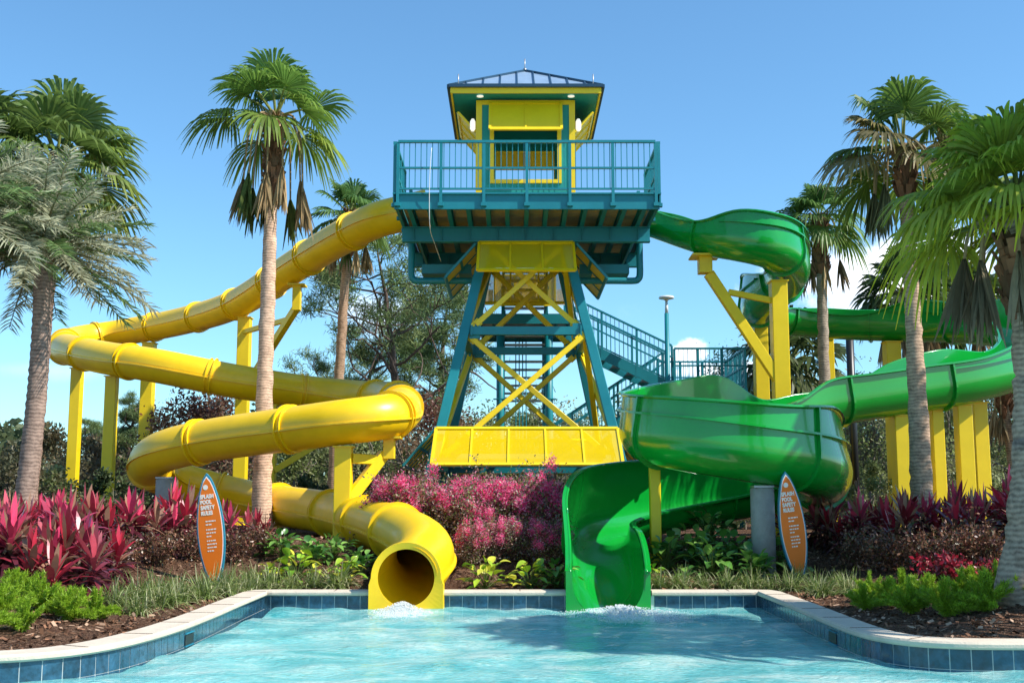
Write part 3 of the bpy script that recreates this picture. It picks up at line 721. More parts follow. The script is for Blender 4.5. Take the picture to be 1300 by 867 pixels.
for a, b in zip(bounds[:-1], bounds[1:]):
    idx = np.arange(a, b+1); m = MB(); swept(m, idx, RT); swept(m, idx, RT-.02)
    sec_ = m.build('tube_section', M['ygel'], ysl)
    m = MB(); disc_ring(m, b if b < nP-1 else nP-2, RT-.02, RT+.055, .035)
    if b < nP-3: disc_ring(m, b-1, RT, RT+.04, .02)
    if len(sec_.data.vertices) and b < nP-1: m.build('flange', M['ygel'], sec_)
    # seam lips along both sides
    m = MB()
    for ang in (-8, 188):
        c_, s_ = math.cos(R(ang)), math.sin(R(ang)); rows = []
        for r_, dz in ((RT-.005, -.012), (RT+.035, -.012), (RT+.035, .012), (RT-.005, .012)):
            rows.append(YC[idx]+YR[idx]*(r_*c_)+YU[idx]*(r_*s_+dz))
        V = np.stack(rows, 1).reshape(-1, 3); n_ = len(idx); i = np.arange(n_-1)[:,None]; j = np.arange(4)[None,:]; k = (j+1) % 4
        m.add(V, np.stack([i*4+j, i*4+k, (i+1)*4+k, (i+1)*4+j], -1).reshape(-1, 4))
    m.build('seam_lip', M['ygel'], sec_)
# exit: flared mouth with a straight sided skirt to the water
E = YC[-1]; m = MB(); a = np.linspace(0, 2*np.pi, 48, endpoint=False)
def mouth(r, outer):
    pts = []
    for t in a:
        x, z = math.cos(t), math.sin(t)
        if outer and z < 0:
            k = r; X_ = math.copysign(k, x) if abs(x) > .25 else x/.25*k; Z_ = max(-1.02*k, z*k*1.45); pts.append((X_*1.06, Z_))
        else: pts.append((x*r, z*r))
    return pts
Fr = E+YT[-1]*.02; h = np.array([1, 0, 0]); 
prof = [(RT-.02, False, -.25), (RT-.05, False, .06), (RT+.035, True, .08), (RT+.045, True, -.06), (RT+.0, True, -.28)]
V = []
for r, o_, dd in prof:
    for x, z in mouth(r, o_): V.append((E[0]+x, E[1]-dd, E[2]+z))
n_ = 48; i = np.arange(len(prof)-1)[:,None]; j = np.arange(n_)[None,:]; k = (j+1) % n_
m.add(V, np.stack([i*n_+j, i*n_+k, (i+1)*n_+k, (i+1)*n_+j], -1).reshape(-1, 4), smooth=False); m.build('exit_mouth', M['ygel'], ysl)
def tube_z(px, Y=None):
    pass

# green open flume
gp = [ # px, py, Y, left wall, right wall, roll(deg, right side up)
 (805, 268, 26.6, .2, .2, 0), (832, 276, 26.4, .18, .18, 0), (870, 289, 25.7, .15, .15, 0), (905, 299, 25.1, .15, .22, 0), (938, 304, 24.7, .1, .5, 5), (975, 312, 24.6, .05, .5, 9), (998, 326, 25.4, .05, .5, 9), (1001, 347, 26.6, .1, .5, 8), (984, 369, 27.8, .4, .2, 0), (965, 386, 28.9, .68, .1, -8), (966, 396, 30.2, .68, .1, -8), (992, 402, 31.1, .3, .15, 0), (1040, 407, 31.2, .4, .12, 0), (1100, 410, 30.8, .4, .14, 0), (1160, 411, 30.2, .5, .5, 0), (1220, 412, 29.2, .6, .5, 0), (1275, 418, 27.6, .65, .4, -6), (1305, 436, 25.6, .65, .3, -8), (1290, 463, 23.7, .55, .35, -5), (1230, 481, 22.7, .36, .62, 0), (1160, 493, 22.3, .36, .55, 0), (1100, 502, 22.0, .36, .2, 0), (1035, 512, 21.7, .36, .2, 0), (990, 520, 21.3, .1, .2, 0), (940, 524, 20.9, .02, .66, 4), (880, 531, 20.4, .0, .6, 6), (836, 539, 19.3, .0, .5, 8), (824, 547, 18.1, .02, .5, 8), (846, 553, 17.3, .05, .5, 6), (900, 562, 17.0, .05, .53, 5), (980, 575, 17.1, .05, .6, 5), (1030, 588, 17.7, .05, .72, 12), (1044, 603, 18.8, .05, .7, 14), (1020, 614, 19.9, .02, .65, 10), (960, 621, 20.3, .0, .62, 6), (880, 634, 19.9, .0, .64, 6), (815, 645, 19.1, .02, .66, 8), (768, 656, 18.1, .05, .6, 12), (757, 674, 17.2, .15, .45, 8), (764, 700, 16.4, .28, .35, 3), (771, 726, 15.8, .24, .24, 0), (772, 736, 15.42, .16, .16, 0), (772, 739, 15.2, .12, .12, 0)]
G = []
for px, py, Y, hl, hr, ro in gp: G.append([*at(px, py, Y), hl, hr, R(ro)])
GC = catmull(G, 12); GC, gstep = resample(GC, .11); hh_ = GC[:, 3:5].copy(); GC = smooth1(GC, 10); GC[:, 3:5] = smooth1(hh_, 2)
GP = GC[:, :3]; GT, GR, GU = frames(GP)
co = np.cos(GC[:, 5])[:,None]; si = np.sin(GC[:, 5])[:,None]
GR, GU = GR*co+GU*si, GU*co-GR*si
RG = .45
def gprof(hl, hr, off):
    """profile from left rim to right rim, pushed outward by off"""
    r = RG+off; arc = [(-math.cos(t)*r, -math.sin(t)*r) for t in np.linspace(0, math.pi, 17)]
    L_ = [(-r-.03*max(0, hl), hl), (-r-.02*max(0, hl), hl*.6), (-r-.0, hl*.25)]; Rr = [(r, hr*.25), (r+.02*hr, hr*.6), (r+.03*hr, hr)]
    return L_+arc+Rr
gsl = thing('open_slide', GP[-1]*(1, 1, 0), 'long green open body slide curling down to the pool', 'water slide')
per = int(round(2.2/gstep)); nG = len(GP); bd = list(range(0, nG-1, per))
if nG-1-bd[-1] < per*.6: bd[-1] = nG-1
else: bd.append(nG-1)
pin = np.array([gprof(h1, h2, 0) for h1, h2 in GC[:, 3:5]]); pout = np.array([gprof(h1, h2, .02) for h1, h2 in GC[:, 3:5]])
pfl = np.array([gprof(h1, h2, .075) for h1, h2 in GC[:, 3:5]])
W = lambda idx, pr: GP[idx][:,None,:]+pr[idx][:,:,0:1]*GR[idx][:,None,:]+pr[idx][:,:,1:2]*GU[idx][:,None,:]
npf = pin.shape[1]
def strip(m, A, B, sm=False):
    n_ = len(A); V = np.concatenate([A, B]); q = np.stack([np.arange(n_-1), np.arange(1, n_), n_+np.arange(1, n_), n_+np.arange(n_-1)], 1); m.add(V, q, smooth=sm)
for a, b in zip(bd[:-1], bd[1:]):
    idx = np.arange(a, b+1); m = MB()
    for pr in (pin, pout):
        V = W(idx, pr); n_ = len(idx); i = np.arange(n_-1)[:,None]; j = np.arange(npf-1)[None,:]
        m.add(V.reshape(-1, 3), np.stack([i*npf+j, i*npf+j+1, (i+1)*npf+j+1, (i+1)*npf+j], -1).reshape(-1, 4), smooth=True)
    s_ = m.build('flume_section', M['ggel'], gsl)
    # rolled rim along both edges
    m = MB(); Vi = W(idx, pin); 
    for e_, sg in ((0, -1), (npf-1, 1)):
        m = MB(); c_ = Vi[:, e_]+GR[idx]*sg*.03
        m.tube(c_, .026, 8)
        A = c_+GU[idx]*.02; B = A+GR[idx]*sg*.06; C2 = B-GU[idx]*.03; strip(m, A, B); strip(m, B, C2)
        m.build('rolled_rim', M['ggel'], s_)
    # ledge where the raised side wall bolts on
    m = MB()
    for e_, sg, h_ in ((0, -1, GC[idx, 3]), (npf-1, 1, GC[idx, 4])):
        if h_.max() > .4:
            ok = np.where(h_ > .34)[0]
            if len(ok) > 2:
                ok = max(np.split(ok, np.where(np.diff(ok) > 1)[0]+1), key=len); id2 = idx[ok]; c_ = GP[id2]+GR[id2]*sg*(RG+.035)+GU[id2]*.26
                A = c_+GU[id2]*.012-GR[id2]*sg*.015; B = c_+GU[id2]*.012+GR[id2]*sg*.05; Cc = c_-GU[id2]*.02+GR[id2]*sg*.05; D_ = c_-GU[id2]*.02-GR[id2]*sg*.015
                strip(m, A, B); strip(m, B, Cc); strip(m, Cc, D_)
    if m.n: m.build('wall_ledge', M['ggel'], s_)
    # end flange following the profile
    if b < nG-1:
        m = MB(); A = W(np.array([b]), pout)[0]; B = W(np.array([b]), pfl)[0]; t = GT[b]*.018
        for P_, Q_ in ((A-t, B-t), (B-t, B+t), (B+t, A+t)): strip(m, P_, Q_)
        m.build('flange', M['ggel'], s_)

# straight sided skirt round the exit of the flume
m = MB(); e0 = GP[-1]; th = np.linspace(0, math.pi, 21); inn_ = [(-RG-.01, .14)]+[(-math.cos(t)*RG, -math.sin(t)*RG) for t in th]+[(RG+.01, .14)]
out_ = []
for x, z in inn_:
    zz = z if abs(x) > .40 else -.56
    out_.append((math.copysign(.535, x) if abs(x) > .33 else x/.33*.535, max(-.56, z*1.5 if z < 0 else z)))
rows = []
for pr_, dy_ in ((inn_, .25), (inn_, -.02), (out_, -.02), (out_, .45)): rows.append([(e0[0]+x, e0[1]+dy_, e0[2]+z) for x, z in pr_])
V = np.array(rows).reshape(-1, 3); n_ = len(inn_); i = np.arange(3)[:,None]; j = np.arange(n_-1)[None,:]
m.add(V, np.stack([i*n_+j, i*n_+j+1, (i+1)*n_+j+1, (i+1)*n_+j], -1).reshape(-1, 4)); m.build('exit_skirt', M['ggel'], gsl)
# the bed is scooped out where a slide runs lower than it
gm = GROUND.data; gv = np.empty(len(gm.vertices)*3, np.float32); gm.vertices.foreach_get('co', gv); gv = gv.reshape(-1, 3)
for PP, rr_ in ((YC, RT), (GP, RG)):
    low = PP[PP[:, 2]-rr_ < 1.0]
    for p in low:
        dd = np.hypot(gv[:, 0]-p[0], gv[:, 1]-p[1]); k_ = (dd < rr_+.14) & (gv[:, 1] > 14); gv[k_, 2] = np.minimum(gv[k_, 2], p[2]-rr_-.07)
gm.vertices.foreach_set('co', gv.ravel()); gm.update()
# ------------------------------------------------------------------ supports
def post(px, top_px, Y, wdt, label, ztop=None, arms=(), dep=None, rz=0, mtl=None, topx=None):
    b = gpt(px, Y); x = at(px, 600, Y)[0]; zt_ = ztop if ztop is not None else at(px, top_px, Y)[2]
    t = thing('support_post', (x, Y, b[2]), label, 'support post', 'yellow posts holding up the slides')
    m = MB(); m.beam((x, Y, b[2]-.1), (x, Y, zt_), wdt, dep or wdt, up=(0, 1, 0), bev=.012)
    m.box((x, Y, zt_+.012), (wdt+.06, (dep or wdt)+.06, .025)); m.box((x, Y, b[2]+.03), (wdt+.2, (dep or wdt)+.2, .03)); m.build('column', mtl or M['ypaint'], t)
    for kind, p, q, w_ in arms:
        m = MB(); m.beam(p, q, w_, w_*1.15, bev=.008)
        if kind == 'saddle': m.box(q, (w_*2.2, w_*2.2, .04))
        m.build({'arm': 'diagonal_arm', 'tie': 'tie_bar', 'saddle': 'saddle_bracket'}[kind], M['ypaint'], t)
    return t
def yz(i_px, i_py, Y, r=.47): # underside of a slide centred at that place
    return at(i_px, i_py, Y)[2]-r
post(92, 0, 31.0, .27, 'yellow post under the far left bend of the yellow slide', yz(92, 446, 31.0))
post(137, 0, 29.2, .27, 'yellow post with flat top just right of the far left one', yz(137, 455, 29.2))
post(183, 0, 35.8, .36, 'yellow post in shade, third from left, behind the yellow return run', yz(183, 417, 35.8))
pD = at(305, 386, 32.4); sD = at(377, 340, 29.4)
post(305, 0, 32.4, .34, 'yellow post with a long slanted arm just left of the tall palm trunk', yz(305, 384, 32.4, .45), arms=[('arm', (pD[0]+.1, 32.3, pD[2]-2.6), (sD[0], 29.5, sD[2]-1.0), .16), ('tie', (pD[0]+.15, 32.3, pD[2]-.8), (sD[0]-.3, 29.9, sD[2]-1.25), .11), ('saddle', (sD[0], 29.5, sD[2]-1.08), (sD[0], 29.5, sD[2]-.44), .2)])
pF = at(346, 491, 28.6)
sF = at(404, 520, 24.6)
post(343, 0, 28.7, .26, 'yellow post mostly hidden behind the tall palm trunk', yz(343, 490, 28.6), arms=[('arm', (pF[0]+.1, 28.6, at(350, 597, 28.6)[2]), at(410, 560, 28.9), .13)])
pE = at(436, 535, 21.2); sE = at(497, 528, 21.9)
post(436, 0, 21.25, .30, 'short thick yellow post with a bracket arm beside the pink shrubs', yz(436, 536, 21.2, .45), arms=[('arm', (pE[0]+.15, 21.25, at(447, 632, 21.3)[2]), (sE[0]-.1, 21.6, sE[2]-.72), .17), ('tie', (pE[0]+.15, 21.25, at(447, 582, 21.3)[2]), (sE[0]-.25, 21.5, at(480, 583, 21.3)[2]), .15), ('saddle', (sE[0], 21.6, sE[2]-.8), (sE[0], 21.6, sE[2]-.42), .2)])
def pier(px, Y, r, zt_, label):
    b = gpt(px, Y); t = thing('concrete_pier', b, label, 'pier'); m = MB(); m.tube([(b[0], Y, b[2]-.1), (b[0], Y, zt_-.02), (b[0], Y, zt_)], [r, r, r-.02], 28); m.build('shaft', M['concrete'], t)
    m = MB(); m.box((b[0], Y, zt_+.015), (r*1.7, r*1.7, .03)); m.build('cap_plate', M['steel'], t)
pier(210, 23.3, .2, at(210, 575, 23.3)[2]-.50, 'grey round concrete pier under the left bend of the yellow slide')
pier(968, 17.15, .17, at(968, 573, 17.15)[2]-.52, 'grey round concrete pier under the green bowl, left of the sign')
# right side
p1 = at(996, 0+330, 25.3); s1 = at(893, 300, 25.3)
post(995, 0, 25.3, .34, 'thick yellow post with a long slanted arm under the top green bend', p1[2]-.50, arms=[('arm', (p1[0]-.12, 25.25, at(985, 492, 25.2)[2]), (s1[0]+.08, 25.2, s1[2]-.85), .19), ('tie', (p1[0]-.15, 25.25, at(983, 383, 25.2)[2]), (at(925, 370, 25.2)[0], 25.2, at(925, 371, 25.2)[2]), .11), ('saddle', (s1[0], 25.2, s1[2]-.85), (s1[0], 25.2, s1[2]-.48), .28)])
post(970, 0, 29.9, .34, 'yellow post behind the thick one, under the small rear green bend', at(964, 386, 29.9)[2]-.50)
post(1139, 0, 30.4, .38, 'yellow post rising to the upper green run, partly hidden by a palm', at(1139, 411, 30.4)[2]-.5)
post(1059, 0, 32.2, .2, 'slim yellow post seen beside the thin palm trunk behind the green run', at(1059, 430, 32.2)[2])
post(1147, 0, 22.25, .34, 'wide yellow post just left of the leaning palm trunk on the right', at(1147, 495, 22.25)[2]-.5)
post(1192, 0, 22.6, .22, 'narrow yellow post just right of the leaning palm trunk on the right', at(1192, 488, 22.6)[2]-.5)
post(1226, 0, 22.8, .28, 'left post of the close yellow pair at the far right', at(1226, 482, 22.8)[2]-.5)
post(1246, 0, 23.6, .28, 'right post of the close yellow pair at the far right', at(1246, 478, 23.2)[2]-.5)
post(831, 0, 17.9, .16, 'slim yellow post in front of the lower green run, under the bowl', at(826, 546, 18.0)[2]-.5)
post(987, 0, 20.4, .2, 'short yellow post half hidden behind the right concrete pier', at(987, 619, 20.3)[2]-.5)
bp_ = gpt(1087, 32.6); t = thing('steel_column', bp_, 'tall thin black column behind the green slide runs', 'column'); m = MB(); m.tube([bp_-(0, 0, .1), (bp_[0], 32.6, at(1087, 412, 32.6)[2])], .11, 14); m.build('shaft', M['black'], t)

# ------------------------------------------------------------------ signs
def glyph_rows(): pass
def text_mesh(txt, size, name, mtl, parent, origin, mtx, bold=.0, align='LEFT', space=1.0):
    cu = bpy.data.curves.new('txt', 'FONT'); cu.body = txt; cu.size = size; cu.extrude = .0015; cu.offset = bold; cu.align_x = align; cu.space_line = space; cu.resolution_u = 3
    o = bpy.data.objects.new('txt', cu); COL.objects.link(o)
    bpy.context.view_layer.update(); dg = bpy.context.evaluated_depsgraph_get()
    me = bpy.data.meshes.new_from_object(o.evaluated_get(dg)); bpy.data.objects.remove(o); bpy.data.curves.remove(cu)
    me.transform(mtx); me.materials.clear(); me.materials.append(mtl); me.name = name
    q = bpy.data.objects.new(name, me); COL.objects.link(q); q.parent = parent
    return q
def sign(px, Y, label, rz, tilt):
    b = gpt(px, Y); H = 1.50; Wd = .375
    t = thing('surfboard_sign', b, label, 'sign'); 
    def outline(H_, W_, z0):
        pts = []
        for k in range(24):
            u = k/23; z = z0+H_*u; ww = W_/2*(math.sin(math.pi*u**.95)**.64 if 0 < u < 1 else 0)
            pts.append((ww, z))
        return pts
    Mx = Matrix.Rotation(rz, 4, 'Z') @ Matrix.Rotation(tilt, 4, 'Y')
    def plate(W_, H_, z0, y0, y1, name, mtl, par, bevel=.01):
        rt = outline(H_, W_, z0); loop = [(x, z) for x, z in rt]+[(-x, z) for x, z in rt[-2:0:-1]]; n_ = len(loop); m = MB()
        V = [(x, y0, z) for x, z in loop]+[(x, y1, z) for x, z in loop]
        V = [tuple(Mx @ Vector(v)) for v in V]
        f = [tuple(range(n_)), tuple(range(n_, 2*n_))[::-1]]+[(i, n_+i, n_+(i+1) % n_, (i+1) % n_) for i in range(n_)]
        V = np.array(V)+b; m.add(V, f); return m.build(name, mtl, par)
    bd_ = plate(Wd, H+.06, -.04, .0, .05, 'board', M['signedge'], t)
    plate(Wd-.03, H-.04, .02, -.004, 0, 'white_border', M['white'], t)
    fc = plate(Wd-.05, H-.09, .045, -.008, -.004, 'face_panel', M['signface'], t)
    Rx = Matrix.Rotation(R(90), 4, 'X')
    def put(txt, size, x, z, nm, bold=0, space=1.0): text_mesh(txt, size, nm, M['lettering'], t, None, Mx @ Matrix.Translation((x, -.0105, z)) @ Rx @ Matrix.Diagonal((.78, 1, 1, 1)), bold, 'LEFT', space)
    put('SPLASH\nPOOL\nSAFETY\nRULES', .074, -.108, 1.18, 'heading_text', .004, 1.0)
    hv = random.Random(5)
    for fr in ((.425, .455), (.50, .53, .56), (.60, .63, .66, .69)):   # three paragraphs, too small to read in the photo
        m = MB()
        for q_, f_ in enumerate(fr):
            x_ = -.055; end = .085 if q_ < len(fr)-1 else .03; z_ = 1.5*(1-f_)
            while x_ < end-.012:
                w_ = min(hv.uniform(.016, .04), end-x_); V = [(x_, -.0105, z_), (x_+w_, -.0105, z_), (x_+w_, -.0105, z_+.017), (x_, -.0105, z_+.017)]
                m.add(np.array([tuple(Mx @ Vector(v)) for v in V])+b, [(0, 1, 2, 3)]); x_ += w_+.008
        m.build('rules_text', M['lettering'], t)
    m = MB(); V = [tuple(Mx @ Vector((.035*math.cos(a_)-.02, -.0105, 1.33+.035*math.sin(a_)))) for a_ in np.linspace(0, 2*np.pi, 20, endpoint=False)]; m.add(np.array(V)+b, [tuple(range(20))]); m.build('round_emblem', M['lettering'], t)
sign(276, 16.2, 'orange surfboard shaped safety sign in the left bed, in full sun', R(-4), R(-6.5))
sign(1013, 16.75, 'orange surfboard shaped safety sign on the right, in the shade', R(6), R(-6.5))

# ------------------------------------------------------------------ foliage tools
def nrmz(a): return a/(np.linalg.norm(a, axis=-1, keepdims=True)+1e-9)
def leaves(m, P, size, cols, aspect=.45, rg=None, up=.3, smooth=False):
    """scatter small pointed leaf faces at points P"""
    rg = rg or rng; n_ = len(P); D = nrmz(rg.normal(size=(n_, 3))+np.array([0, 0, up])); S = nrmz(np.cross(D, rg.normal(size=(n_, 3))))
    s_ = size*rg.uniform(.6, 1.3, n_)[:,None]
    V = np.stack([P, P+D*s_*.5+S*s_*aspect*.5, P+D*s_, P+D*s_*.5-S*s_*aspect*.5], 1).reshape(-1, 3)
    q = np.arange(n_*4).reshape(-1, 4); m.add(V, q, np.repeat(cols, 4, 0))
def strips(m, pts, wid, side, cols):
    """pts n,k,3 centre lines; wid n,k ; side n,3 or n,k,3"""
    n_, k, _ = pts.shape
    if side.ndim == 2: side = side[:,None,:]
    A = pts-side*wid[...,None]/2; B = pts+side*wid[...,None]/2
    V = np.stack([A, B], 2).reshape(-1, 3); base = (np.arange(n_)*k*2)[:,None]; j = np.arange(k-1)[None,:]*2
    q = np.stack([base+j, base+j+1, base+j+3, base+j+2], -1).reshape(-1, 4)
    m.add(V, q, np.repeat(cols, k*2, 0) if cols.ndim == 2 else np.repeat(cols.reshape(-1, 3), 2, 0))
def fan_leaf(m, pm, base, d, plen, L_, rg, col, droop=.35, spread=112, nb=30, tipdroop=.5, petcol=(.3, .33, .08), sag=.12, pw=.035):
    """fan palm leaf: petiole from base along d then pleated blades"""
    d = d/np.linalg.norm(d); t = np.linspace(0, 1, 6)[:,None]
    pet = base+d*plen*t-np.array([0, 0, 1])*sag*plen*t**2
    pm.tube(pet, np.linspace(pw, pw*.5, 6), 5, petcol, cap=False)
    H = pet[-1]; a = pet[-1]-pet[-2]; a /= np.linalg.norm(a)
    s_ = np.cross(a, (0, 0, 1)); 
    if np.linalg.norm(s_) < .1: s_ = np.array([1., 0, 0])
    s_ /= np.linalg.norm(s_); roll = rg.uniform(-.5, .5); nn = np.cross(s_, a); s_ = s_*math.cos(roll)+nn*math.sin(roll); nn = np.cross(s_, a)
    th = np.radians(np.linspace(-spread, spread, nb)+rg.uniform(-1.5, 1.5, nb)); Lb = L_*(.72+.28*np.cos(th*.75))*rg.uniform(.9, 1.06, nb)
    D = a[None,:]*np.cos(th)[:,None]+s_[None,:]*np.sin(th)[:,None]+nn[None,:]*(.18*np.abs(np.sin(th)))[:,None]; D = nrmz(D)
    tt = np.array([.04, .3, .55, .75, .9, 1.0])
    P = H+D[:,None,:]*(Lb[:,None]*tt[None,:])[...,None]
    dr = (droop*tt**2+tipdroop*np.clip(tt-.6, 0, 1)**1.5*1.6)
    P[..., 2] -= (Lb[:,None]*dr[None,:])*rg.uniform(.7, 1.3, nb)[:,None]
    P[..., :2] += 0
    dth = np.radians(2*spread/nb); wd = np.minimum(tt*dth*1.15, .95*dth*(np.clip((1-tt)/.42, 0, 1))**.9+.008)[None,:]*Lb[:,None]
    wd = np.minimum(wd, (tt*dth*1.2)[None,:]*Lb[:,None])+.004
    S = nrmz(np.cross(D, nn)); tilt = np.where(np.arange(nb) % 2 == 0, .45, -.45)[:,None]; S = nrmz(S+nn*tilt)
    c_ = np.array(col)[None,:]*rg.uniform(.75, 1.25, nb)[:,None]; cc = np.repeat(c_[:,None,:], 6, 1); yl_ = np.array((1.35, 1.2, .8)); cc[:, -2:] *= yl_
    strips(m, P, wd, S, cc)
def fan_palm(base, top, r0, r1, RR, label, seed, nleaf=24, ndead=8, green=(.12, .22, .04), bark=(.36, .27, .2), nb=40, name='fan_palm', group=None, boot=1.0, lo=-35, deadlen=1.0, deadcol=(.32, .22, .11), bend=None, halfdead=0, lean=(0, 0)):
    rg = np.random.default_rng(seed); base = np.array(base, float); top = np.array(top, float)
    t_ = thing(name, base, label, 'palm tree', group)
    n_ = 60; u = np.linspace(0, 1, n_)[:,None]; mid_ = (base+top)/2+(np.array(bend) if bend is not None else np.array([rg.uniform(-.1, .1), 0, 0]))
    P = base*(1-u)**2+mid_*2*u*(1-u)+top*u**2; P[0, 2] -= .15
    H = top[2]-base[2]
    rad = r0+(r1-r0)*np.minimum(1, u[:,0]*1.3)+.25*r0*np.exp(-u[:,0]*22)
    rad = rad*(1+.035*rg.normal(size=n_)); P = P+rg.normal(size=P.shape)*.006
    m = MB(); m.tube(P, rad, 18, np.array(bark)); m.build('trunk', M['palmbark'], t_)
    # boots: old leaf bases below the crown
    if boot > 0:
        m = MB(); nB = int(70*boot)
        for k in range(nB):
            z = rg.uniform(0, boot); an = k*2.4; q = top-(top-P[-12])/np.linalg.norm(top-P[-12])*z
            d = np.array([math.cos(an), math.sin(an), 0]); r_ = r1*1.05
            a_ = q+d*r_; b_ = a_+d*rg.uniform(.06, .13)+np.array([0, 0, rg.uniform(.1, .22)])
            m.beam(a_-(0, 0, .08), b_, .09, .03, up=d, col=np.array((.20, .10, .055))*rg.uniform(.5, 1.6))
        m.tube([top-(0, 0, boot), top-(0, 0, boot*.5), top+(0, 0, .1)], [r1*1.0, r1*1.25, r1*.7], 12, (.16, .09, .05))
        m.build('leaf_bases', M['bark'], t_)
    m = MB(); pm = MB()
    for k in range(nleaf):
        e = R(lo+(84-lo)*(k+.5)/nleaf+rg.uniform(-6, 6)); an = k*2.39996+rg.uniform(-.25, .25)
        d = np.array([math.cos(an)*math.cos(e)+lean[0], math.sin(an)*math.cos(e)+lean[1], math.sin(e)])
        old = max(0, 1-(k/nleaf)*2.2); c_ = np.array(green)*(1+.5*old*np.array([1.1, .5, .1]))*rg.uniform(.8, 1.25)
        if rg.random() < halfdead: c_ = np.array((.22, .19, .08))*rg.uniform(.7, 1.2)
        fan_leaf(m, pm, top, d, RR*rg.uniform(.42, .58), RR*rg.uniform(.50, .66), rg, c_, droop=.04+.2*old+.1*rg.random(), tipdroop=rg.uniform(.5, 1.1), nb=nb, spread=rg.uniform(95, 120), pw=.02*RR)
    m.build('crown', M['leaf'], t_); pm.build('leaf_stalks', M['leaf'], t_)
    if ndead:
        m = MB(); pm = MB()
        for k in range(ndead):
            an = k*2*np.pi/ndead+rg.uniform(-.4, .4); hl = deadlen*rg.uniform(.8, 1.15)
            d = np.array([math.cos(an), math.sin(an), 0]); pts = [top, top+d*.22*RR+(0, 0, .03), top+d*.34*RR+(0, 0, -.22*RR*hl), top+d*.38*RR+(0, 0, -.62*RR*hl)]
            pp = catmull(pts, 4); pm.tube(pp, np.linspace(.02, .012, len(pp))*RR, 5, np.array((.42, .30, .16))*rg.uniform(.7, 1.2), cap=False)
            c_ = np.array(deadcol)*rg.uniform(.6, 1.3)
            if rg.random() < .3: c_ = np.array((.10, .13, .03))
            H_ = pp[-1]; nb_ = 26; th = rg.uniform(-.5, .5, nb_); ph = rg.uniform(0, 2*np.pi, nb_)
            D = nrmz(np.stack([np.cos(ph)*np.abs(th)*.6, np.sin(ph)*np.abs(th)*.6, -np.ones(nb_)], 1)+d*.1); Lb = RR*.62*rg.uniform(.7, 1.1, nb_)
            tt = np.array([0, .3, .6, 1.]); Pp = H_+D[:,None,:]*(Lb[:,None]*tt[None,:])[...,None]; Pp[..., :2] *= 1
            wd = np.array([.03, .055, .04, .006])[None,:]*np.ones((nb_, 1))*RR
            S = nrmz(np.cross(D, rg.normal(size=(nb_, 3))))
            strips(m, Pp, wd, S, c_[None,:]*rg.uniform(.6, 1.4, nb_)[:,None])
        m.build('dead_leaves', M['dead'], t_); pm.build('dead_stalks', M['dead'], t_)
    return t_
def tp(px, py, Y): return at(px, py, Y)
# tall palm, centre left
fan_palm(gpt(333, 23.9), tp(350, 150, 23.9), .20, .13, 1.62, 'tall fan palm with hanging dead leaves rising through the yellow slide', 11, nleaf=16, nb=46, ndead=9, boot=1.9, bark=(.66, .44, .31), lo=-22, deadlen=1.45, group=None)
fan_palm(gpt(421, 33.5), tp(444, 272, 33.5), .17, .13, 1.3, 'fan palm behind the yellow slide, between tall palm and tower', 12, nleaf=20, ndead=9, boot=1.2, bark=(.42, .27, .17), deadlen=1.3, green=(.08, .17, .045))
fan_palm(gpt(34, 21.5), tp(72, 205, 21.5), .15, .12, 1.75, 'fan palm crown rising above the silvery palm at far left', 13, nleaf=22, ndead=0, boot=.4, bark=(.34, .22, .17), lo=-35, green=(.12, .19, .045), lean=(.2, 0))
fan_palm(gpt(-40, 20.5), tp(-38, 190, 20.5), .17, .13, 1.5, 'fan palm cut off by the left edge of the photo', 21, nleaf=26, ndead=0, boot=.4, lo=-40, green=(.09, .15, .035))
fan_palm(gpt(1048, 28.2), tp(1040, 278, 28.2), .16, .12, 1.25, 'thin fan palm with two hanging brown leaves behind the green slide', 14, nleaf=20, ndead=4, boot=1.4, bark=(.38, .30, .22), deadlen=1.5, green=(.09, .18, .04))
fan_palm(gpt(1171, 19.6), tp(1146, 190, 19.6), .19, .11, 1.38, 'leaning fan palm with a brown half dead frond, in front of green slide', 15, nleaf=20, ndead=9, boot=.8, bark=(.50, .34, .23), deadlen=.9, halfdead=.25, lean=(-.12, 0), deadcol=(.16, .16, .07), green=(.10, .18, .03))
fan_palm(gpt(1292, 12.0), tp(1292, 278, 12.0), .25, .17, 1.42, 'big near fan palm with fraying leaves at the right edge', 16, nleaf=30, ndead=7, boot=1.0, bark=(.40, .30, .22), bend=(.28, 0, 0), lo=-6, green=(.24, .34, .04), deadlen=.5, nb=50, deadcol=(.24, .19, .12))
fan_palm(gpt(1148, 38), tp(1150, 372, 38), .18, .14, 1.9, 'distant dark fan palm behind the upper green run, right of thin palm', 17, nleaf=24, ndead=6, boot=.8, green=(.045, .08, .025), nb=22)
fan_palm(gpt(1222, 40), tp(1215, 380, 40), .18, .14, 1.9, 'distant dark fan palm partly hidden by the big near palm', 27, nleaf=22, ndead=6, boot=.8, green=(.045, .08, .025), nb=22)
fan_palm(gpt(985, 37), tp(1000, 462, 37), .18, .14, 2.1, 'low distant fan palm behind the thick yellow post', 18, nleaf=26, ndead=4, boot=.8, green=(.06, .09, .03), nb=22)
fan_palm(gpt(1295, 28), tp(1272, 488, 28), .12, .1, 1.1, 'small thin palm with drooping dead leaves at the far right', 19, nleaf=9, ndead=10, boot=.8, green=(.07, .09, .03), bark=(.35, .24, .16), nb=20)
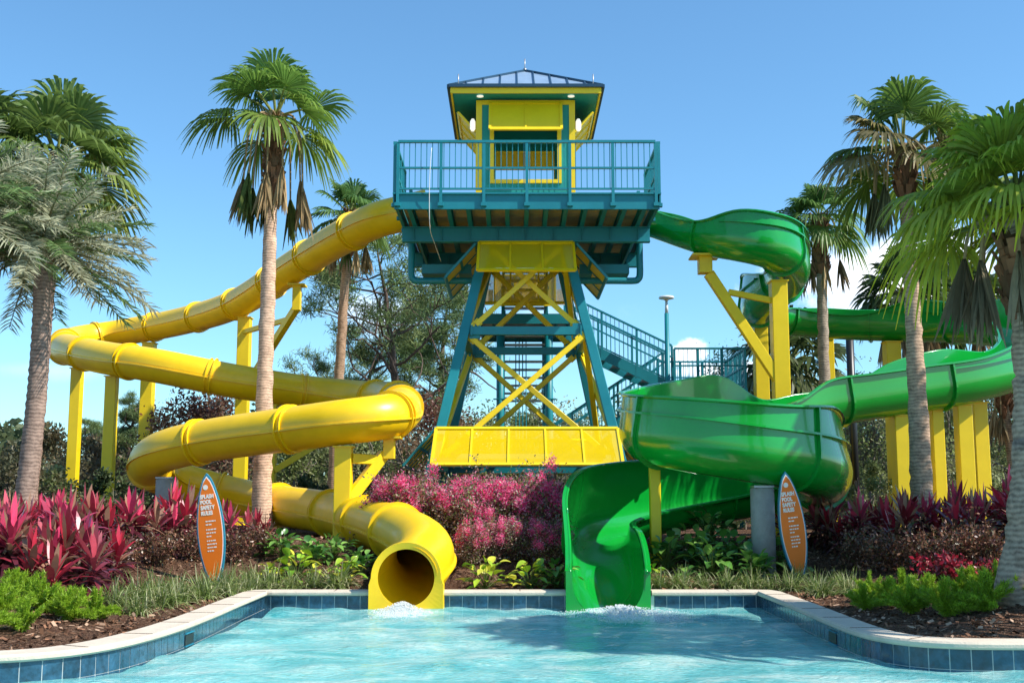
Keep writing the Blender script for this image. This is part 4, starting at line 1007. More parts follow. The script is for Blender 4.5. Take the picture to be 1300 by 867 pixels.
# two palms right of the frame whose crowns shade the right bed and the water
fan_palm((7.4, 10.7, .4), (7.2, 10.5, 6.2), .26, .2, 2.0, 'fan palm standing just outside the right edge of the photo', 31, nleaf=30, ndead=5, nb=24)
fan_palm((11.0, 16.2, .7), (10.8, 16.0, 8.2), .26, .2, 2.2, 'fan palm well outside the right edge of the photo', 32, nleaf=30, ndead=5, nb=24)

# silvery feather palm
def feather_palm(base, top, label, seed, nfr=46, FL=2.0):
    rg = np.random.default_rng(seed); base = np.array(base); top = np.array(top); t_ = thing('feather_palm', base, label, 'palm tree')
    u = np.linspace(0, 1, 70)[:,None]; P = base*(1-u)+top*u; P[:,0] += .12*np.sin(u[:,0]*2.5); P[-1] = top; P[0, 2] -= .1
    rad = (.158-.02*u[:,0])*(1+.05*np.sin(u[:,0]*220)+.02*rg.normal(size=70)); m = MB(); m.tube(P, rad, 18, (.33, .23, .18)); m.build('trunk', M['palmbark'], t_)
    m = MB(); rm = MB()
    for k in range(nfr):
        e = R(-20+104*(k+.5)/nfr+rg.uniform(-5, 5)); an = k*2.39996+rg.uniform(-.2, .2); L_ = FL*rg.uniform(.85, 1.1)
        d = np.array([math.cos(an)*math.cos(e), math.sin(an)*math.cos(e), math.sin(e)]); nS = 34; t = np.linspace(0, 1, nS)
        r = top+d*(L_*t)[:,None]; r[:,2] -= L_*(.26*math.cos(e))*t**2.2
        rm.tube(r[::3], np.linspace(.03, .006, len(r[::3])), 5, (.3, .29, .16), cap=False)
        T = nrmz(np.gradient(r, axis=0)); S = nrmz(np.cross(T, (0, 0, 1))); U = np.cross(S, T)
        for s_ in (-1, 1):
            idx = np.arange(4, nS); q = len(idx)*2; rr = np.repeat(r[idx], 2, 0)+rg.normal(size=(q, 3))*.01; tt_ = np.repeat(T[idx], 2, 0); ss = np.repeat(S[idx], 2, 0)*s_; uu = np.repeat(U[idx], 2, 0)
            D = nrmz(tt_*rg.uniform(.5, .9, q)[:,None]+ss*.8+uu*rg.uniform(-.25, .75, q)[:,None]); Lb = .36*L_/1.9*(1.05-.6*np.abs(np.repeat(t[idx], 2)-.45))*rg.uniform(.8, 1.15, q)
            st_ = np.array([0, .5, 1.]); Pp = rr[:,None,:]+D[:,None,:]*(Lb[:,None]*st_)[...,None]; Pp[..., 2] -= (Lb[:,None]*.28*st_**2)
            wd = np.array([.014, .024, .003])[None,:]*np.ones((q, 1)); Sd = nrmz(np.cross(D, rg.normal(size=(q, 3))))
            base_c = np.array((.44, .45, .30)) if k % 3 else np.array((.15, .24, .08))
            strips(m, Pp, wd, Sd, base_c[None,:]*rg.uniform(.65, 1.3, q)[:,None])
    m.build('crown', M['leaf'], t_); rm.build('leaf_stalks', M['leaf'], t_)
feather_palm(gpt(27, 18.2), tp(50, 318, 18.2), 'silvery feather palm with ringed pinkish trunk at the far left', 5, nfr=92, FL=1.72)
feather_palm(gpt(-75, 17.0), tp(-70, 270, 17.0), 'silvery feather palm cut off by the left edge, its leaves reaching in', 6, nfr=56, FL=1.8)

# ------------------------------------------------------------------ bed plants (prototypes then copies)
def reg(o):
    for c_ in COL.objects:
        if c_.parent is o:
            KIDS.setdefault(o.name, []).append(c_)
            reg(c_)
def place(proto, used, x, y, s, rz, label, dz=0):
    if proto.name not in used: o = proto; used.add(proto.name)
    else: o = copy_tree(proto)
    o.location = (x, y, gz(x, y)+dz); o.rotation_euler = (0, 0, rz); o.scale = (s, s, s); o['label'] = label
    return o
def cordyline(seed, nstem=4, H=1.0, pal='pink'):
    rg = np.random.default_rng(seed); t_ = thing('cordyline', (0, 0, 0), 'x', 'plant', 'pink and burgundy cordylines in the beds')
    sm = MB(); m = MB()
    for k in range(nstem):
        an = k*2.4; hh = H*rg.uniform(.35, 1.0); hh *= .42; tip = np.array([math.cos(an)*.34*rg.uniform(.5, 1.3), math.sin(an)*.28*rg.uniform(.5, 1.3), hh]); b0 = tip*np.array([.35, .35, 0])
        sm.tube(catmull([b0-(0, 0, .05), (b0+tip)/2+(0.02, 0, 0), tip], 3), [.018]*7, 6, (.22, .16, .11))
        nl = 42; i = np.arange(nl); e = np.radians(-25+108*(i+.5)/nl+rg.uniform(-8, 8, nl)); az_ = i*2.39996+rg.uniform(-.2, .2, nl); Lf = rg.uniform(.38, .56, nl)*(1.0-.12*(i/nl))
        D = np.stack([np.cos(az_)*np.cos(e), np.sin(az_)*np.cos(e), np.sin(e)], 1); t = np.linspace(0, 1, 6)
        org = tip+np.stack([np.zeros(nl), np.zeros(nl), -.22+.25*i/nl], 1)
        P = org[:,None,:]+D[:,None,:]*(Lf[:,None]*t)[...,None]; P[..., 2] -= Lf[:,None]*(.45*np.cos(e))[:,None]*t[None,:]**2.3
        wd = np.array([.015, .042, .064, .062, .04, .003])[None,:]*rg.uniform(.8, 1.15, nl)[:,None]
        S = nrmz(np.cross(D, (0, 0, 1.))+rg.normal(size=(nl, 3))*.15)
        f = (i/nl)[:,None]; dark = np.array((.10, .018, .028)); hot = (np.array((.78, .07, .16)), np.array((.55, .03, .06)), np.array((.66, .10, .14)))[k % 3]; old = np.array((.34, .19, .12))
        if pal == 'dark': hot = np.array((.55, .02, .05)) if k % 2 else np.array((.30, .02, .035)); dark = np.array((.07, .018, .016))
        mixf = np.clip((f-.42)*1.9+rg.uniform(-.4, .4, (nl, 1)), 0, 1); c_ = dark*(1-mixf)+hot*mixf
        c_ = np.where(rg.random((nl, 1)) < .22, old, c_)*rg.uniform(.55, 1.3, (nl, 1))
        strips(m, P, wd, S, c_)
    sm.build('stem', M['bark'], t_); m.build('foliage', M['glossleaf'], t_); reg(t_); return t_
CP = [cordyline(s_, 5, 1.05) for s_ in (41, 42, 43)]; CD = [cordyline(s_, 5, 1.0, 'dark') for s_ in (44, 45)]; used = set()
# left bed
spots = [(-25, 13.2, 1.15), (28, 13.6, 1.12), (88, 13.4, 1.08), (-5, 14.6, 1.05), (60, 15.2, 1.1), (125, 14.6, 1.02), (10, 16.3, 1.05), (100, 17.0, 1.0), (150, 17.6, .95), (195, 17.8, .92), (235, 18.6, .95), (310, 19.2, .85), (50, 18.4, 1.1)]
for k, (px, Y, s_) in enumerate(sorted(spots)):
    p = gpt(px, Y); place(CP[k % 3], used, p[0], p[1], s_*(.98+.02*k)*(.84, 1.04, .94, 1.1)[k % 4], k*1.3, '%s cordyline from the left among the pink ones in the left bed' % WORDS[k] if k else 'leftmost pink cordyline in the left bed')
spots = [(1028, 19.3, .9), (1062, 18.6, .95), (1100, 18.0, 1.0), (1130, 18.8, .95), (1168, 17.4, .95), (1200, 17.2, 1.15), (1232, 18.2, 1.05), (1262, 18.6, 1.05), (1300, 17.0, 1.15), (1330, 15.8, 1.1)]
for k, (px, Y, s_) in enumerate(spots):
    p = gpt(px, Y); pr = CP[k % 3] if k in (0, 2, 5, 6, 8) else CD[k % 2]
    place(pr, used, p[0], p[1], s_*(1.18, .95, 1.1, 1.25)[k % 4], k*1.7, '%s burgundy cordyline counting rightwards from the right surfboard sign' % WORDS[k])
# low dark red shrubs
def twig_shrub(seed, rx, rz_, n_, cols, size, name, cat, grp, twig=(.16, .09, .06), petals=None, mt='leaf', hollow=.25):
    rg = np.random.default_rng(seed); t_ = thing(name, (0, 0, 0), 'x', cat, grp)
    tw_ = MB(); ends = []
    for k in range(26):
        an = k*2.4; e = rg.uniform(.25, 1.0); tip = np.array([math.cos(an)*rx*(1-e*.55), math.sin(an)*rx*(1-e*.55), rz_*(.45+.5*e)])*rg.uniform(.7, .98)
        c_ = catmull([(tip[0]*.1, tip[1]*.1, -.03), tip*np.array([.45, .45, .55]), tip], 3); tw_.tube(c_, np.linspace(.014, .004, len(c_)), 4, twig, cap=False); ends.append(tip)
        for _ in range(3):
            q = c_[4]+rg.normal(size=3)*np.array([rx, rx, rz_])*.25; tw_.tube([c_[4], q], [.006, .003], 3, twig, cap=False); ends.append(q)
    tw_.build('stems', M['bark'], t_)
    ends = np.array(ends); c0 = ends[rg.integers(0, len(ends), n_)]; P = c0+rg.normal(size=(n_, 3))*np.array([rx, rx, rz_])*.13
    P[:,2] = np.abs(P[:,2])+.02
    cl = np.array(cols)[rg.integers(0, len(cols), n_)]*rg.uniform(.6, 1.4, n_)[:,None]
    m = MB(); leaves(m, P, size, cl, .5, rg); m.build('foliage', M[mt], t_)
    if petals:
        npet, pc, ps = petals; cc = ends[rg.permutation(len(ends))[:52]]; cc = cc[cc[:,2] > rz_*.42]
        P = cc[rg.integers(0, len(cc), npet)]*1.1+rg.normal(size=(npet, 3))*np.array([rx, rx, rz_])*.066
        pcs = np.array(pc)[rg.integers(0, len(pc), npet)]*rg.uniform(.75, 1.25, npet)[:,None]
        m = MB(); leaves(m, P, ps, pcs, .28, rg, up=.5); m.build('blossoms', M['petal'], t_)
    reg(t_); return t_
brown = [(.15, .05, .035), (.10, .04, .03), (.22, .10, .05), (.09, .08, .03), (.32, .17, .10)]
DS = [twig_shrub(s_, .45, .62, 1700, brown, .06, 'dark_shrub', 'shrub', 'dark brown leaved shrubs in the beds', mt='glossleaf') for s_ in (51, 52)]
used2 = set()
for k, (px, Y, s_) in enumerate([(160, 16.4, 1.0), (205, 16.9, 1.05), (250, 17.6, 1.0), (300, 17.8, .95), (335, 18.4, .9)]):
    p = gpt(px, Y); place(DS[k % 2], used2, p[0], p[1], s_*.72, k*1.1, '%s dark brown shrub from the left, below the left bed cordylines' % WORDS[k])
for k, (px, Y, s_) in enumerate([(1085, 17.0, 1.0), (1120, 16.4, 1.05), (1160, 16.0, 1.05), (1205, 15.6, 1.1), (1245, 15.6, 1.0)]):
    p = gpt(px, Y); place(DS[k % 2], used2, p[0], p[1], s_*.8, k*1.9, '%s dark brown shrub rightwards of the right surfboard sign' % WORDS[k])
red = [(.42, .02, .04), (.25, .015, .03), (.12, .02, .03)]
RS = twig_shrub(55, .32, .3, 700, red, .07, 'red_leaf_plant', 'plant', 'low red leaved plants on the right', mt='glossleaf'); used3 = set()
for px, Y, s_, lb in ((1192, 14.4, 1.1, 'low crimson leaved plant in the middle of the right bed'), (1262, 13.4, .85, 'low crimson leaved plant at the foot of the big near palm')):
    p = gpt(px, Y); place(RS, used3, p[0], p[1], s_, px, lb)
# pink flowering shrubs
lor = [(.14, .06, .05), (.22, .13, .09), (.14, .18, .05), (.48, .43, .36), (.18, .09, .07), (.46, .28, .22), (.22, .29, .08)]
pk = [(.95, .10, .34), (.95, .20, .42), (.85, .06, .22), (.97, .42, .58)]
LS = [twig_shrub(s_, .72, 1.0, 6500, lor, .055, 'flowering_shrub', 'shrub', 'pink flowering shrubs in front of the tower', petals=(7000, pk, .055)) for s_ in (61, 62, 63)]
used4 = set()
lorl = ['leftmost pink flowering shrub, beside the short yellow post', 'pink flowering shrub behind the mouth of the yellow slide', 'pink flowering shrub just right of the yellow slide mouth', 'middle pink flowering shrub below the yellow tower panel', 'pink flowering shrub below the right half of the tower panel', 'pink flowering shrub touching the left rim of the green slide', 'rearmost pink flowering shrub under the left end of tower panel', 'rearmost pink flowering shrub under the right end of tower panel', 'dark low flowering shrub in the front row by the lime plants', 'dark low flowering shrub in the front row beside the green slide', 'small flowering shrub between the yellow slide bend and the lime plants']
for k, (px, Y, s_) in enumerate([(505, 19.8, 1.0), (548, 19.6, .95), (588, 19.2, .98), (632, 19.4, .98), (676, 19.3, .98), (712, 19.2, .9), (600, 20.6, .84), (700, 20.6, .82), (650, 18.0, .62), (700, 17.8, .6), (605, 17.8, .6)]):
    p = gpt(px, Y); place(LS[k % 3], used4, p[0], p[1], s_, k*1.3, lorl[k])
# strappy grass clumps
def grass_clump(seed):
    rg = np.random.default_rng(seed); t_ = thing('grass_clump', (0, 0, 0), 'x', 'grass clump', 'strappy grass clumps edging the beds'); m = MB(); n_ = 190
    az_ = rg.uniform(0, 2*np.pi, n_); e = np.radians(rg.uniform(15, 82, n_)); Lf = rg.uniform(.28, .5, n_); t = np.linspace(0, 1, 6)
    D = np.stack([np.cos(az_)*np.cos(e), np.sin(az_)*np.cos(e), np.sin(e)], 1); b0 = rg.normal(size=(n_, 3))*np.array([.06, .06, 0])
    P = b0[:,None,:]+D[:,None,:]*(Lf[:,None]*t)[...,None]; P[..., 2] -= (Lf[:,None]*.6*np.cos(e)[:,None]+.04)*t[None,:]**2.4
    wd = np.array([.009, .012, .012, .01, .007, .002])[None,:]*np.ones((n_, 1)); S = nrmz(np.cross(D, (0, 0, 1.))+rg.normal(size=(n_, 3))*.2)
    cl = np.array([(.19, .26, .06), (.30, .36, .12), (.13, .19, .045), (.52, .52, .28)])[rg.integers(0, 4, n_)]*rg.uniform(.8, 1.2, n_)[:,None]
    strips(m, P, wd, S, cl); m.build('blades', M['leaf'], t_); reg(t_); return t_
GCp = [grass_clump(s_) for s_ in (71, 72, 73)]; used5 = set()
sp = []
for px, Y in [(150, 12.9), (180, 12.5), (178, 13.6), (210, 13.3), (205, 14.4), (235, 13.9), (232, 14.8), (262, 14.5), (262, 15.5), (290, 15.1), (292, 16.1), (318, 15.7), (345, 16.1), (372, 16.2), (400, 16.3), (430, 16.2), (322, 16.6)]: sp.append((px, Y))
for k, (px, Y) in enumerate(sorted(sp)):
    p = gpt(px, Y); place(GCp[k % 3], used5, p[0], p[1], .95+.15*math.sin(k*2.1), k*1.7, '%s strappy green grass clump from the left in the left bed' % WORDS[k])
sp = [(835, 16.2), (862, 16.2), (890, 16.3), (920, 16.2), (950, 16.2), (975, 16.0), (1000, 15.9), (1030, 15.7), (1062, 15.9), (1040, 14.9), (1075, 14.9), (1010, 16.7)]
for k, (px, Y) in enumerate(sorted(sp)):
    p = gpt(px, Y); place(GCp[k % 3], used5, p[0], p[1], .85+.15*math.sin(k*2.3), k*1.9, '%s strappy grass clump counting rightwards from the green slide exit' % WORDS[k])
# feathery bright green ferns
def foxtail(seed):
    rg = np.random.default_rng(seed); t_ = thing('feathery_fern', (0, 0, 0), 'x', 'fern', 'feathery bright green ferns by the coping'); m = MB()
    for k in range(24):
        an = k*2.4; e = R(rg.uniform(20, 88)); L_ = rg.uniform(.2, .34); d = np.array([math.cos(an)*1.25*math.cos(e), math.sin(an)*math.cos(e), math.sin(e)])
        n_ = 260; t = rg.random(n_)**.8; P = d*(L_*t)[:,None]+rg.normal(size=(n_, 3))*.008; P[:,2] -= .10*t**2*math.cos(e); P[:,2] += .03
        o = nrmz(rg.normal(size=(n_, 3)))*(.055*(1.1-t*.7))[:,None]; c_ = np.array((.30, .46, .03))*rg.uniform(.6, 1.4, n_)[:,None]
        Sd = nrmz(np.cross(o, rg.normal(size=(n_, 3))))*.0035
        V = np.stack([P-Sd, P+Sd, P+o+Sd*.4+d*.02, P+o-Sd*.4+d*.02], 1).reshape(-1, 3); m.add(V, np.arange(n_*4).reshape(-1, 4), np.repeat(c_, 4, 0))
    m.build('plumes', M['leaf'], t_); reg(t_); return t_
FX = [foxtail(s_) for s_ in (81, 82, 83)]; used6 = set()
sp = [(8, 11.0, 1.0), (38, 10.4, .8), (-15, 10.2, 1.0), (62, 11.6, 1.1), (95, 11.4, 1.05), (128, 11.7, .85), (28, 12.2, .95)]
for k, (px, Y, s_) in enumerate(sorted(sp)):
    p = gpt(px, Y); place(FX[k % 3], used6, p[0], p[1], s_, k, '%s feathery bright green fern from the left, by the left coping' % WORDS[k])
sp = [(1100, 13.9, .9), (1125, 13.3, 1.0), (1092, 13.0, .8), (1150, 12.4, 1.05), (1172, 13.2, 1.0), (1195, 11.9, 1.05), (1215, 12.7, 1.0), (1245, 11.8, 1.1), (1262, 12.6, 1.0), (1290, 11.9, 1.0), (1318, 12.0, 1.1), (1230, 13.4, .9), (1300, 12.9, .9), (1140, 13.9, .85)]
for k, (px, Y, s_) in enumerate(sorted(sp)):
    p = gpt(px, Y); place(FX[k % 3], used6, p[0], p[1], s_, k, '%s feathery bright green fern from the left in the right bed' % WORDS[k])
# broad leaved plants
def broad(seed, col, n_=34, L0=.24, H=.42, name='broad_leaf_plant', grp='broad leaved plants near the slide ends'):
    rg = np.random.default_rng(seed); t_ = thing(name, (0, 0, 0), 'x', 'plant', grp); m = MB(); sm = MB()
    for k in range(n_):
        an = k*2.4+rg.uniform(-.3, .3); e = R(rg.uniform(15, 85)); d = np.array([math.cos(an)*math.cos(e), math.sin(an)*math.cos(e), math.sin(e)]); pl = H*rg.uniform(.45, 1.0)
        b1 = d*pl+rg.normal(size=3)*.05; b1[2] = abs(b1[2]); sm.tube([rg.normal(size=3)*.02*np.array([1, 1, 0]), b1*.6+(0, 0, .03), b1], [.006, .005, .004], 4, (.16, .24, .05), cap=False)
        L_ = L0*rg.uniform(.7, 1.15); a = nrmz(d*np.array([1, 1, .2])+np.array([0, 0, rg.uniform(-.3, .6)])); s_ = nrmz(np.cross(a, (0, 0, 1.))+rg.normal(size=3)*.2); t = np.array([0, .12, .35, .6, .82, 1.0]); wv_ = np.array([.02, .38, .56, .48, .26, .01])*L_
        Pc = b1+a*(L_*t)[:,None]; Pc[:,2] -= L_*.35*t**2; up = np.cross(s_, a)
        A = Pc-s_*wv_[:,None]/2+up*(wv_*.18)[:,None]; B = Pc+s_*wv_[:,None]/2+up*(wv_*.18)[:,None]; V = np.stack([A, Pc, B], 1).reshape(-1, 3); i = np.arange(5)*3
        q = np.concatenate([np.stack([i, i+1, i+4, i+3], 1), np.stack([i+1, i+2, i+5, i+4], 1)]); c_ = np.array(col[rg.integers(0, len(col))])*rg.uniform(.75, 1.25); m.add(V, q, c_, True)
    sm.build('stalks', M['leaf'], t_); m.build('foliage', M['glossleaf'], t_); reg(t_); return t_
lime = [(.38, .55, .03), (.28, .48, .03), (.62, .62, .06), (.18, .38, .03)]; grn = [(.08, .22, .03), (.13, .31, .04), (.06, .17, .03), (.2, .38, .07)]
BL = broad(91, lime); BG = [broad(92, grn, 46), broad(93, grn, 46)]; used7 = set()
for px, Y, s_, lb in ((617, 16.2, .85, 'lime green broad leaved plant right of the yellow slide mouth'), (672, 16.2, .8, 'lime green broad leaved plant left of the green slide exit'), (440, 16.5, .75, 'lime green broad leaved plant left of the yellow slide mouth'), (380, 16.9, .9, 'lime green broad leaved plant near the tall palm'), (350, 16.7, .6, 'small yellowish broad leaved plant in the left bed by grass clumps'), (822, 16.6, .5, 'small yellowish broad leaved plant right of the green slide exit')):
    p = gpt(px, Y); place(BL, used7, p[0], p[1], s_, px, lb)
gl = ['dark green leafy plant just right of the tall palm', 'dark green leafy plant under the yellow slide, left of the short post', 'dark green leafy plant at the foot of the short yellow post', 'dark green leafy plant right of the short yellow post', 'single dark leafy plant against the left wall of the green slide', 'green leafy plant at the foot of the slim yellow post', 'green leafy plant between the slim yellow post and the pier', 'green leafy plant nearest the pool between slim post and pier', 'green leafy plant just left of the right concrete pier', 'green leafy plant in front of the right concrete pier', 'green leafy plant between the concrete pier and the sign', 'rearmost green leafy plant beneath the lower green run']
for k, (px, Y, s_) in enumerate([(360, 18.2, .82), (396, 17.6, .85), (424, 18.0, .8), (458, 17.1, .72), (706, 16.4, .75), (845, 17.4, 1.0), (880, 17.8, 1.1), (900, 17.0, 1.0), (925, 17.6, 1.05), (955, 16.7, 1.0), (985, 17.4, .9), (900, 19.2, 1.1)]):
    p = gpt(px, Y); place(BG[k % 2], used7, p[0], p[1], s_, px, gl[k])

# mulch chips: nobody could count them
rg = np.random.default_rng(99); n_ = 26000
x = rg.uniform(-7.5, 8.5, n_); y = rg.uniform(8.6, 20.5, n_); d0 = dist_line(x, y); ly = np.interp(x, LINE[:,0], LINE[:,1]); ok = (y > ly) & (d0 > .36)
for PP, rr_ in ((YC, RT), (GP, RG)):
    for p in PP[(PP[:, 2]-rr_ < 1.0)][::2]: ok &= np.hypot(x-p[0], y-p[1]) > rr_+.12
x, y = x[ok], y[ok]
P = np.stack([x, y, gz(x, y)+.012], 1); m = MB(); n_ = len(P)
D = nrmz(rg.normal(size=(n_, 3))*np.array([1, 1, .35])); S = nrmz(np.cross(D, rg.normal(size=(n_, 3))*.4+np.array([0, 0, 1.]))); L_ = rg.uniform(.03, .085, n_)[:,None]; w_ = rg.uniform(.01, .03, n_)[:,None]
V = np.stack([P-D*L_/2-S*w_/2, P+D*L_/2-S*w_/2, P+D*L_/2+S*w_/2, P-D*L_/2+S*w_/2], 1).reshape(-1, 3)
cc = np.array([(.28, .14, .08), (.14, .07, .04), (.42, .27, .18), (.08, .04, .025)])[rg.integers(0, 4, n_)]*rg.uniform(.7, 1.3, n_)[:,None]
m.add(V, np.arange(n_*4).reshape(-1, 4), np.repeat(cc, 4, 0)); tag(m.build('mulch_chips', M['chip']), 'scattered brown bark mulch covering the planting beds', 'mulch', kind='stuff')

# ------------------------------------------------------------------ splashes
def splash(x, y, label, sx, sy, seed, hgt):
    rg = np.random.default_rng(seed); m = MB()
    for k in range(2600):
        r = abs(rg.normal())*.45; a = rg.uniform(0, 2*np.pi); px_ = x+r*math.cos(a)*sx; py_ = y-abs(r*math.sin(a))*sy
        z = max(0, hgt*math.exp(-r*r*9)*rg.uniform(0, 1)); s_ = rg.uniform(.003, .012)*(1.3-min(1, r))
        c_ = np.array([px_, py_, z+.004]); s_ *= .8; v = np.array([(1,0,0),(-1,0,0),(0,1,0),(0,-1,0),(0,0,1),(0,0,-1)])*s_*rg.uniform(.6, 1.3, (6, 1))+c_
        m.add(v, np.array([(0,2,4),(2,1,4),(1,3,4),(3,0,4),(2,0,5),(1,2,5),(3,1,5),(0,3,5)]), smooth=True)
    return tag(m.build('splash', M['foam']), label, 'splash', kind='stuff')
splash(-1.38, 15.25, 'white splash in the water below the yellow slide mouth', .6, 1.7, 1, .1)
splash(1.35, 15.0, 'white splash in the water below the green slide exit', 1.3, 1.9, 2, .08)

# ------------------------------------------------------------------ trees and shrubs behind
def branchy(m, p, d, L_, r, depth, rg, ends, col, curl=.35, up=.1, split=(2, 3), lenf=.72, tips=None):
    n_ = 5; pts = [p]; dd = d.copy()
    for k in range(n_):
        dd = dd+rg.normal(size=3)*curl*.35+np.array([0, 0, up*.3]); dd /= np.linalg.norm(dd); pts.append(pts[-1]+dd*L_/n_)
    m.tube(pts, np.linspace(r, r*.62, n_+1), 7 if depth > 1 else 4, col, cap=False)
    if depth == 0 or (tips is None and depth <= 1): ends.append(np.array(pts[2:] if tips is None else pts[3:]))
    if depth == 0: return
    for k in range(rg.integers(split[0], split[1]+1)):
        nd = dd+rg.normal(size=3)*.75; nd[2] += up; nd /= np.linalg.norm(nd)
        branchy(m, pts[-1-int(rg.integers(0, 2))], nd, L_*lenf*rg.uniform(.8, 1.2), r*.6, depth-1, rg, ends, col, curl, up, split, lenf, tips)
def pine(px, Y, py_top, label, seed, spread=1.0, dens=1.0, trunk_h=.45, tips=1):
    rg = np.random.default_rng(seed); b = gpt(px, Y); zt_ = at(px, py_top, Y)[2]; H = zt_-b[2]; t_ = thing('pine_tree', b, label, 'pine tree')
    m = MB(); ends = []; col = (.14, .10, .08); pts = [b-(0, 0, .2)]; x = np.array([0, 0, 1.])
    for k in range(12): x = x+rg.normal(size=3)*np.array([.09, .09, 0]); x /= np.linalg.norm(x); pts.append(pts[-1]+x*H*.92/12)
    pts = np.array(pts); m.tube(pts, np.linspace(.02*H+.06, .03, len(pts)), 10, col)
    nbr = 17 if trunk_h > .3 else 26
    for k in range(nbr):
        u = trunk_h+(1-trunk_h)*(k+.5)/nbr; i = u*12; q = pts[int(i)]*(1-i % 1)+pts[min(12, int(i)+1)]*(i % 1); an = k*2.4+rg.uniform(-.3, .3)
        L_ = H*.20*spread*(1.15-u*.75)*rg.uniform(.7, 1.35); d = np.array([math.cos(an), math.sin(an), rg.uniform(.0, .5)]); d /= np.linalg.norm(d)
        branchy(m, q, d, L_, .035+.05*(1-u), 2, rg, ends, col, .6, .16, (2, 3), .7, tips)
    m.build('trunk', M['bark'], t_)
    E_ = np.concatenate(ends); nT = int(len(E_)*dens); E_ = E_[rg.permutation(len(E_))[:nT]]; m = MB()
    per_ = 75; P = np.repeat(E_, per_, 0)+rg.normal(size=(len(E_)*per_, 3))*H*np.array([.02, .02, .011]); D = nrmz(rg.normal(size=P.shape)+np.array([0, 0, .5])); Ln = H*.026*rg.uniform(.7, 1.3, len(P))[:,None]; S = nrmz(np.cross(D, rg.normal(size=P.shape)))*H*.0015
    cc = np.repeat(np.array([(.15, .22, .07), (.10, .16, .06), (.22, .27, .10)])[rg.integers(0, 3, len(E_))], per_, 0)*rg.uniform(.7, 1.3, len(P))[:,None]
    V = np.stack([P-S, P+S, P+D*Ln+S*.3, P+D*Ln-S*.3], 1).reshape(-1, 3); m.add(V, np.arange(len(P)*4).reshape(-1, 4), np.repeat(cc, 4, 0)); m.build('crown', M['needle'], t_)
pine(497, 44, 285, 'tall crooked pine with open crown just left of the tower', 101, 1.25, .5, .38)
pine(424, 46, 368, 'smaller pine behind the fan palm, left of the tall crooked pine', 102, 1.3, .6, .45)
pine(560, 47, 335, 'thin pine half hidden behind the left tower leg', 109, .9, .55, .45)
pine(160, 42, 492, 'young dense pine between the left yellow posts', 103, .9, 1.2, .1)
pine(230, 44, 508, 'young dense pine behind the third yellow post', 104, .9, 1.2, .1)
pine(112, 50, 520, 'young distant pine behind the leftmost yellow posts', 105, .9, 1.2, .1)
def tree(px, Y, py_top, label, seed, cols, wdt=.45, n_=5200, size=.13, name='broadleaf_tree', cat='tree', grp='trees standing behind the slides', trunkcol=(.22, .19, .15), nclump=26, lowf=.12, density=.35):
    rg = np.random.default_rng(seed); b = gpt(px, Y); H = at(px, py_top, Y)[2]-b[2]; t_ = thing(name, b, label, cat, grp); m = MB(); ends = []
    for k in range(3):
        d = np.array([rg.normal()*.14, rg.normal()*.14, 1.]); d /= np.linalg.norm(d); branchy(m, b+rg.normal(size=3)*np.array([.25, .25, 0])-(0, 0, .1), d, H*.42, .02*H, 2, rg, ends, trunkcol, .25, .35, (2, 4), .68)
    m.build('trunk', M['bark'], t_)
    an = rg.uniform(0, 2*np.pi, nclump); rr = np.sqrt(rg.random(nclump)); hz = rg.uniform(lowf, .95, nclump); prof = np.sin(np.clip(hz*1.1, 0, 1)*np.pi)**.5
    C_ = b+np.stack([np.cos(an)*rr*H*wdt*prof, np.sin(an)*rr*H*wdt*prof, hz*H], 1)
    ci = rg.integers(0, nclump, n_); sg = H*rg.uniform(.05, .10, nclump)[ci][:,None]
    P = C_[ci]+np.clip(rg.normal(size=(n_, 3)), -1.9, 1.9)*sg
    tint = rg.uniform(.65, 1.35, nclump)[ci][:,None]; cl = np.array(cols)[rg.integers(0, len(cols), nclump)][ci]*tint*rg.uniform(.7, 1.3, n_)[:,None]
    m = MB(); leaves(m, P, size, cl, .5, rg); m.build('crown', M['leaf'], t_); return t_
olive = [(.16, .20, .07), (.22, .25, .09), (.11, .15, .05), (.28, .27, .14)]; lt = [(.25, .31, .10), (.33, .35, .16), (.17, .22, .08)]; rd = [(.18, .07, .05), (.12, .06, .04), (.22, .14, .08)]; dk = [(.045, .08, .03), (.07, .10, .035)]; fawn = [(.22, .16, .09), (.14, .12, .06), (.1, .1, .05)]
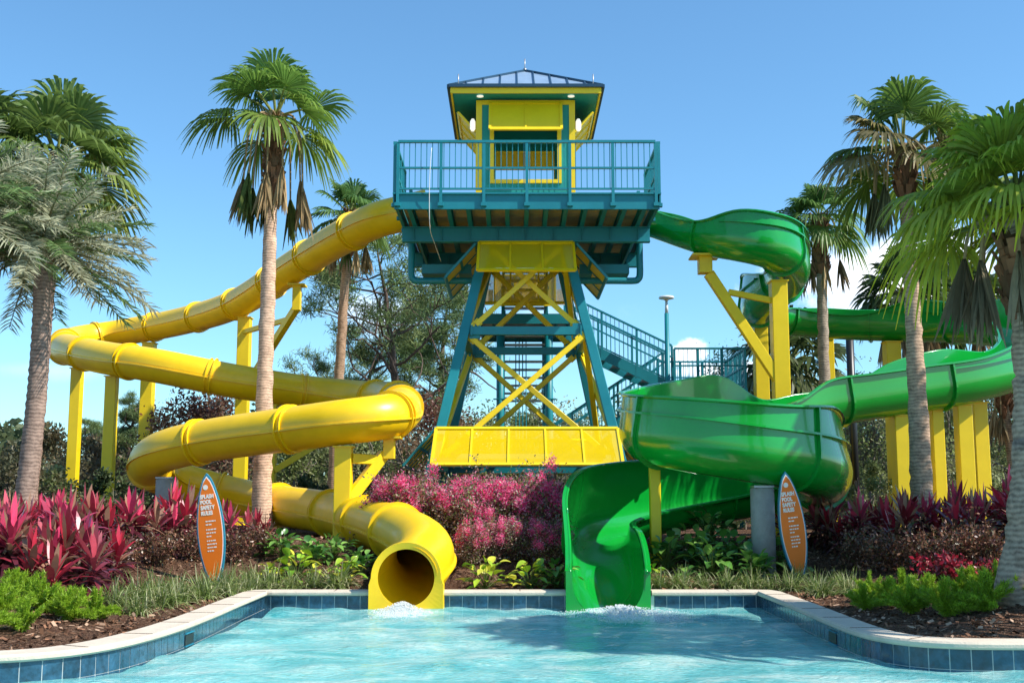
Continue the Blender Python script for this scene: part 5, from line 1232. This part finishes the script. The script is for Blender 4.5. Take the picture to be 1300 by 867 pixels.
TR = [(6, 30, 560, fawn, 'brownish tree at the far left edge behind the ringed palm'), (60, 33, 548, fawn, 'brownish tree between the ringed palm and leftmost yellow post'), (112, 37, 556, fawn, 'brownish bushy tree behind the two leftmost yellow posts'), (232, 36, 500, rd, 'reddish brown shrubby tree above the left concrete pier'), (278, 38, 498, rd, 'reddish brown shrubby tree left of the tall palm'), (325, 42, 545, olive, 'olive tree directly behind the tall palm trunk'), (372, 40, 560, lt, 'light green thicket tree behind the lower yellow run'), (408, 42, 552, olive, 'olive thicket tree left of the rear palm trunk'), (455, 40, 548, lt, 'light green thicket tree above the pink shrubs'), (500, 40, 520, olive, 'olive thicket tree between yellow slide and tower'), (545, 37, 505, rd, 'reddish brown shrubby tree beside the left tower leg'), (585, 42, 525, olive, 'olive tree behind the left tower leg'), (622, 44, 520, lt, 'light green tree seen between the tower columns, left'), (665, 44, 528, olive, 'olive tree seen between the tower columns, middle'), (712, 44, 515, olive, 'olive tree seen through the right of the tower'), (758, 44, 520, lt, 'light green tree behind the right tower leg'), (805, 46, 510, olive, 'olive tree behind the lower stair flight'), (925, 48, 455, dk, 'dark tree behind the stair landing'), (975, 46, 478, dk, 'dark tree behind the thick yellow post'), (1030, 48, 478, olive, 'olive tree left of the black column'), (1085, 42, 478, lt, 'light green tree behind the black column'), (1120, 40, 485, lt, 'light green tree left of the leaning palm'), (1165, 44, 470, olive, 'olive tree behind the leaning palm trunk'), (1210, 40, 478, lt, 'light green tree behind the close yellow pair'), (1255, 42, 470, lt, 'light green tree right of the close yellow pair'), (1300, 40, 462, olive, 'olive tree at the far right edge'), (1345, 42, 455, lt, 'light green tree just beyond the right edge'), (-45, 34, 548, fawn, 'brownish tree just beyond the left edge')]
for k, (px, Y, pt, cols, lb) in enumerate(TR):
    tree(px, Y, pt, lb, 200+k, cols, .42 if Y < 48 else .5, 4600, .13)
# understory behind the beds
for k, (px, Y, pt) in enumerate([(10, 24, 590), (70, 25, 598), (130, 27, 600), (185, 28, 598), (250, 30, 598), (385, 29, 605), (480, 27, 606), (1110, 30, 590), (1165, 31, 596), (1215, 30, 590), (1270, 31, 588), (1320, 30, 585), (940, 29, 600), (1040, 29, 596)]):
    tree(px, Y, pt, '%s low dense bush from the left, behind the beds' % WORDS[k], 300+k, [fawn, olive, dk][k % 3] if k < 7 else [lt, olive][k % 2], .7, 2600, .1, 'bush', 'bush', 'low bushes behind the beds', nclump=18, lowf=.05)
# far woods: one mass
rg = np.random.default_rng(400); n_ = 60000; m = MB(); x = rg.uniform(-60, 60, n_); hh = 4.3+1.2*np.sin(x*.35)+.8*np.sin(x*.9+1)+.5*np.sin(x*2.3); z = .5+rg.random(n_)**.8*hh; y = 66+rg.uniform(-4, 4, n_)
cl = np.array([(.09, .13, .05), (.13, .16, .07), (.16, .17, .09)])[(np.sin(x*.7)*1.4+1.5).astype(int) % 3]*rg.uniform(.6, 1.3, n_)[:,None]
leaves(m, np.stack([x, y, z], 1), .5, cl, .6, rg); tag(m.build('far_woods', M['leaf']), 'far green line of woods along the horizon', 'woods', kind='stuff')

# black picket fence behind
def fence(px0, px1, Y, label):
    a = gpt(px0, Y); b = gpt(px1, Y); t_ = thing('picket_fence', (a+b)/2, label, 'fence'); m = MB(); H = 1.25
    z0 = .75; A = np.array([a[0], Y, z0]); B = np.array([b[0], Y, z0]); L_ = B[0]-A[0]
    for z in (.15, 1.05): m.beam(A+(0, 0, z), B+(0, 0, z), .03, .035)
    for k in range(int(L_/.13)): m.beam(A+(k*.13, 0, .05), A+(k*.13, 0, H-.05), .016, .016, up=(0, 1, 0))
    m.build('pickets', M['black'], t_)
    for k in range(int(L_/2.4)+1):
        m = MB(); p = A+(k*2.4, 0, 0); m.beam(p+(0, 0, -.1), p+(0, 0, H), .06, .06, up=(0, 1, 0)); m.build('fence_post', M['black'], t_)
fence(-60, 520, 33.6, 'black picket fence behind the yellow slide'); fence(1000, 1380, 34.5, 'black picket fence behind the right hand yellow posts')
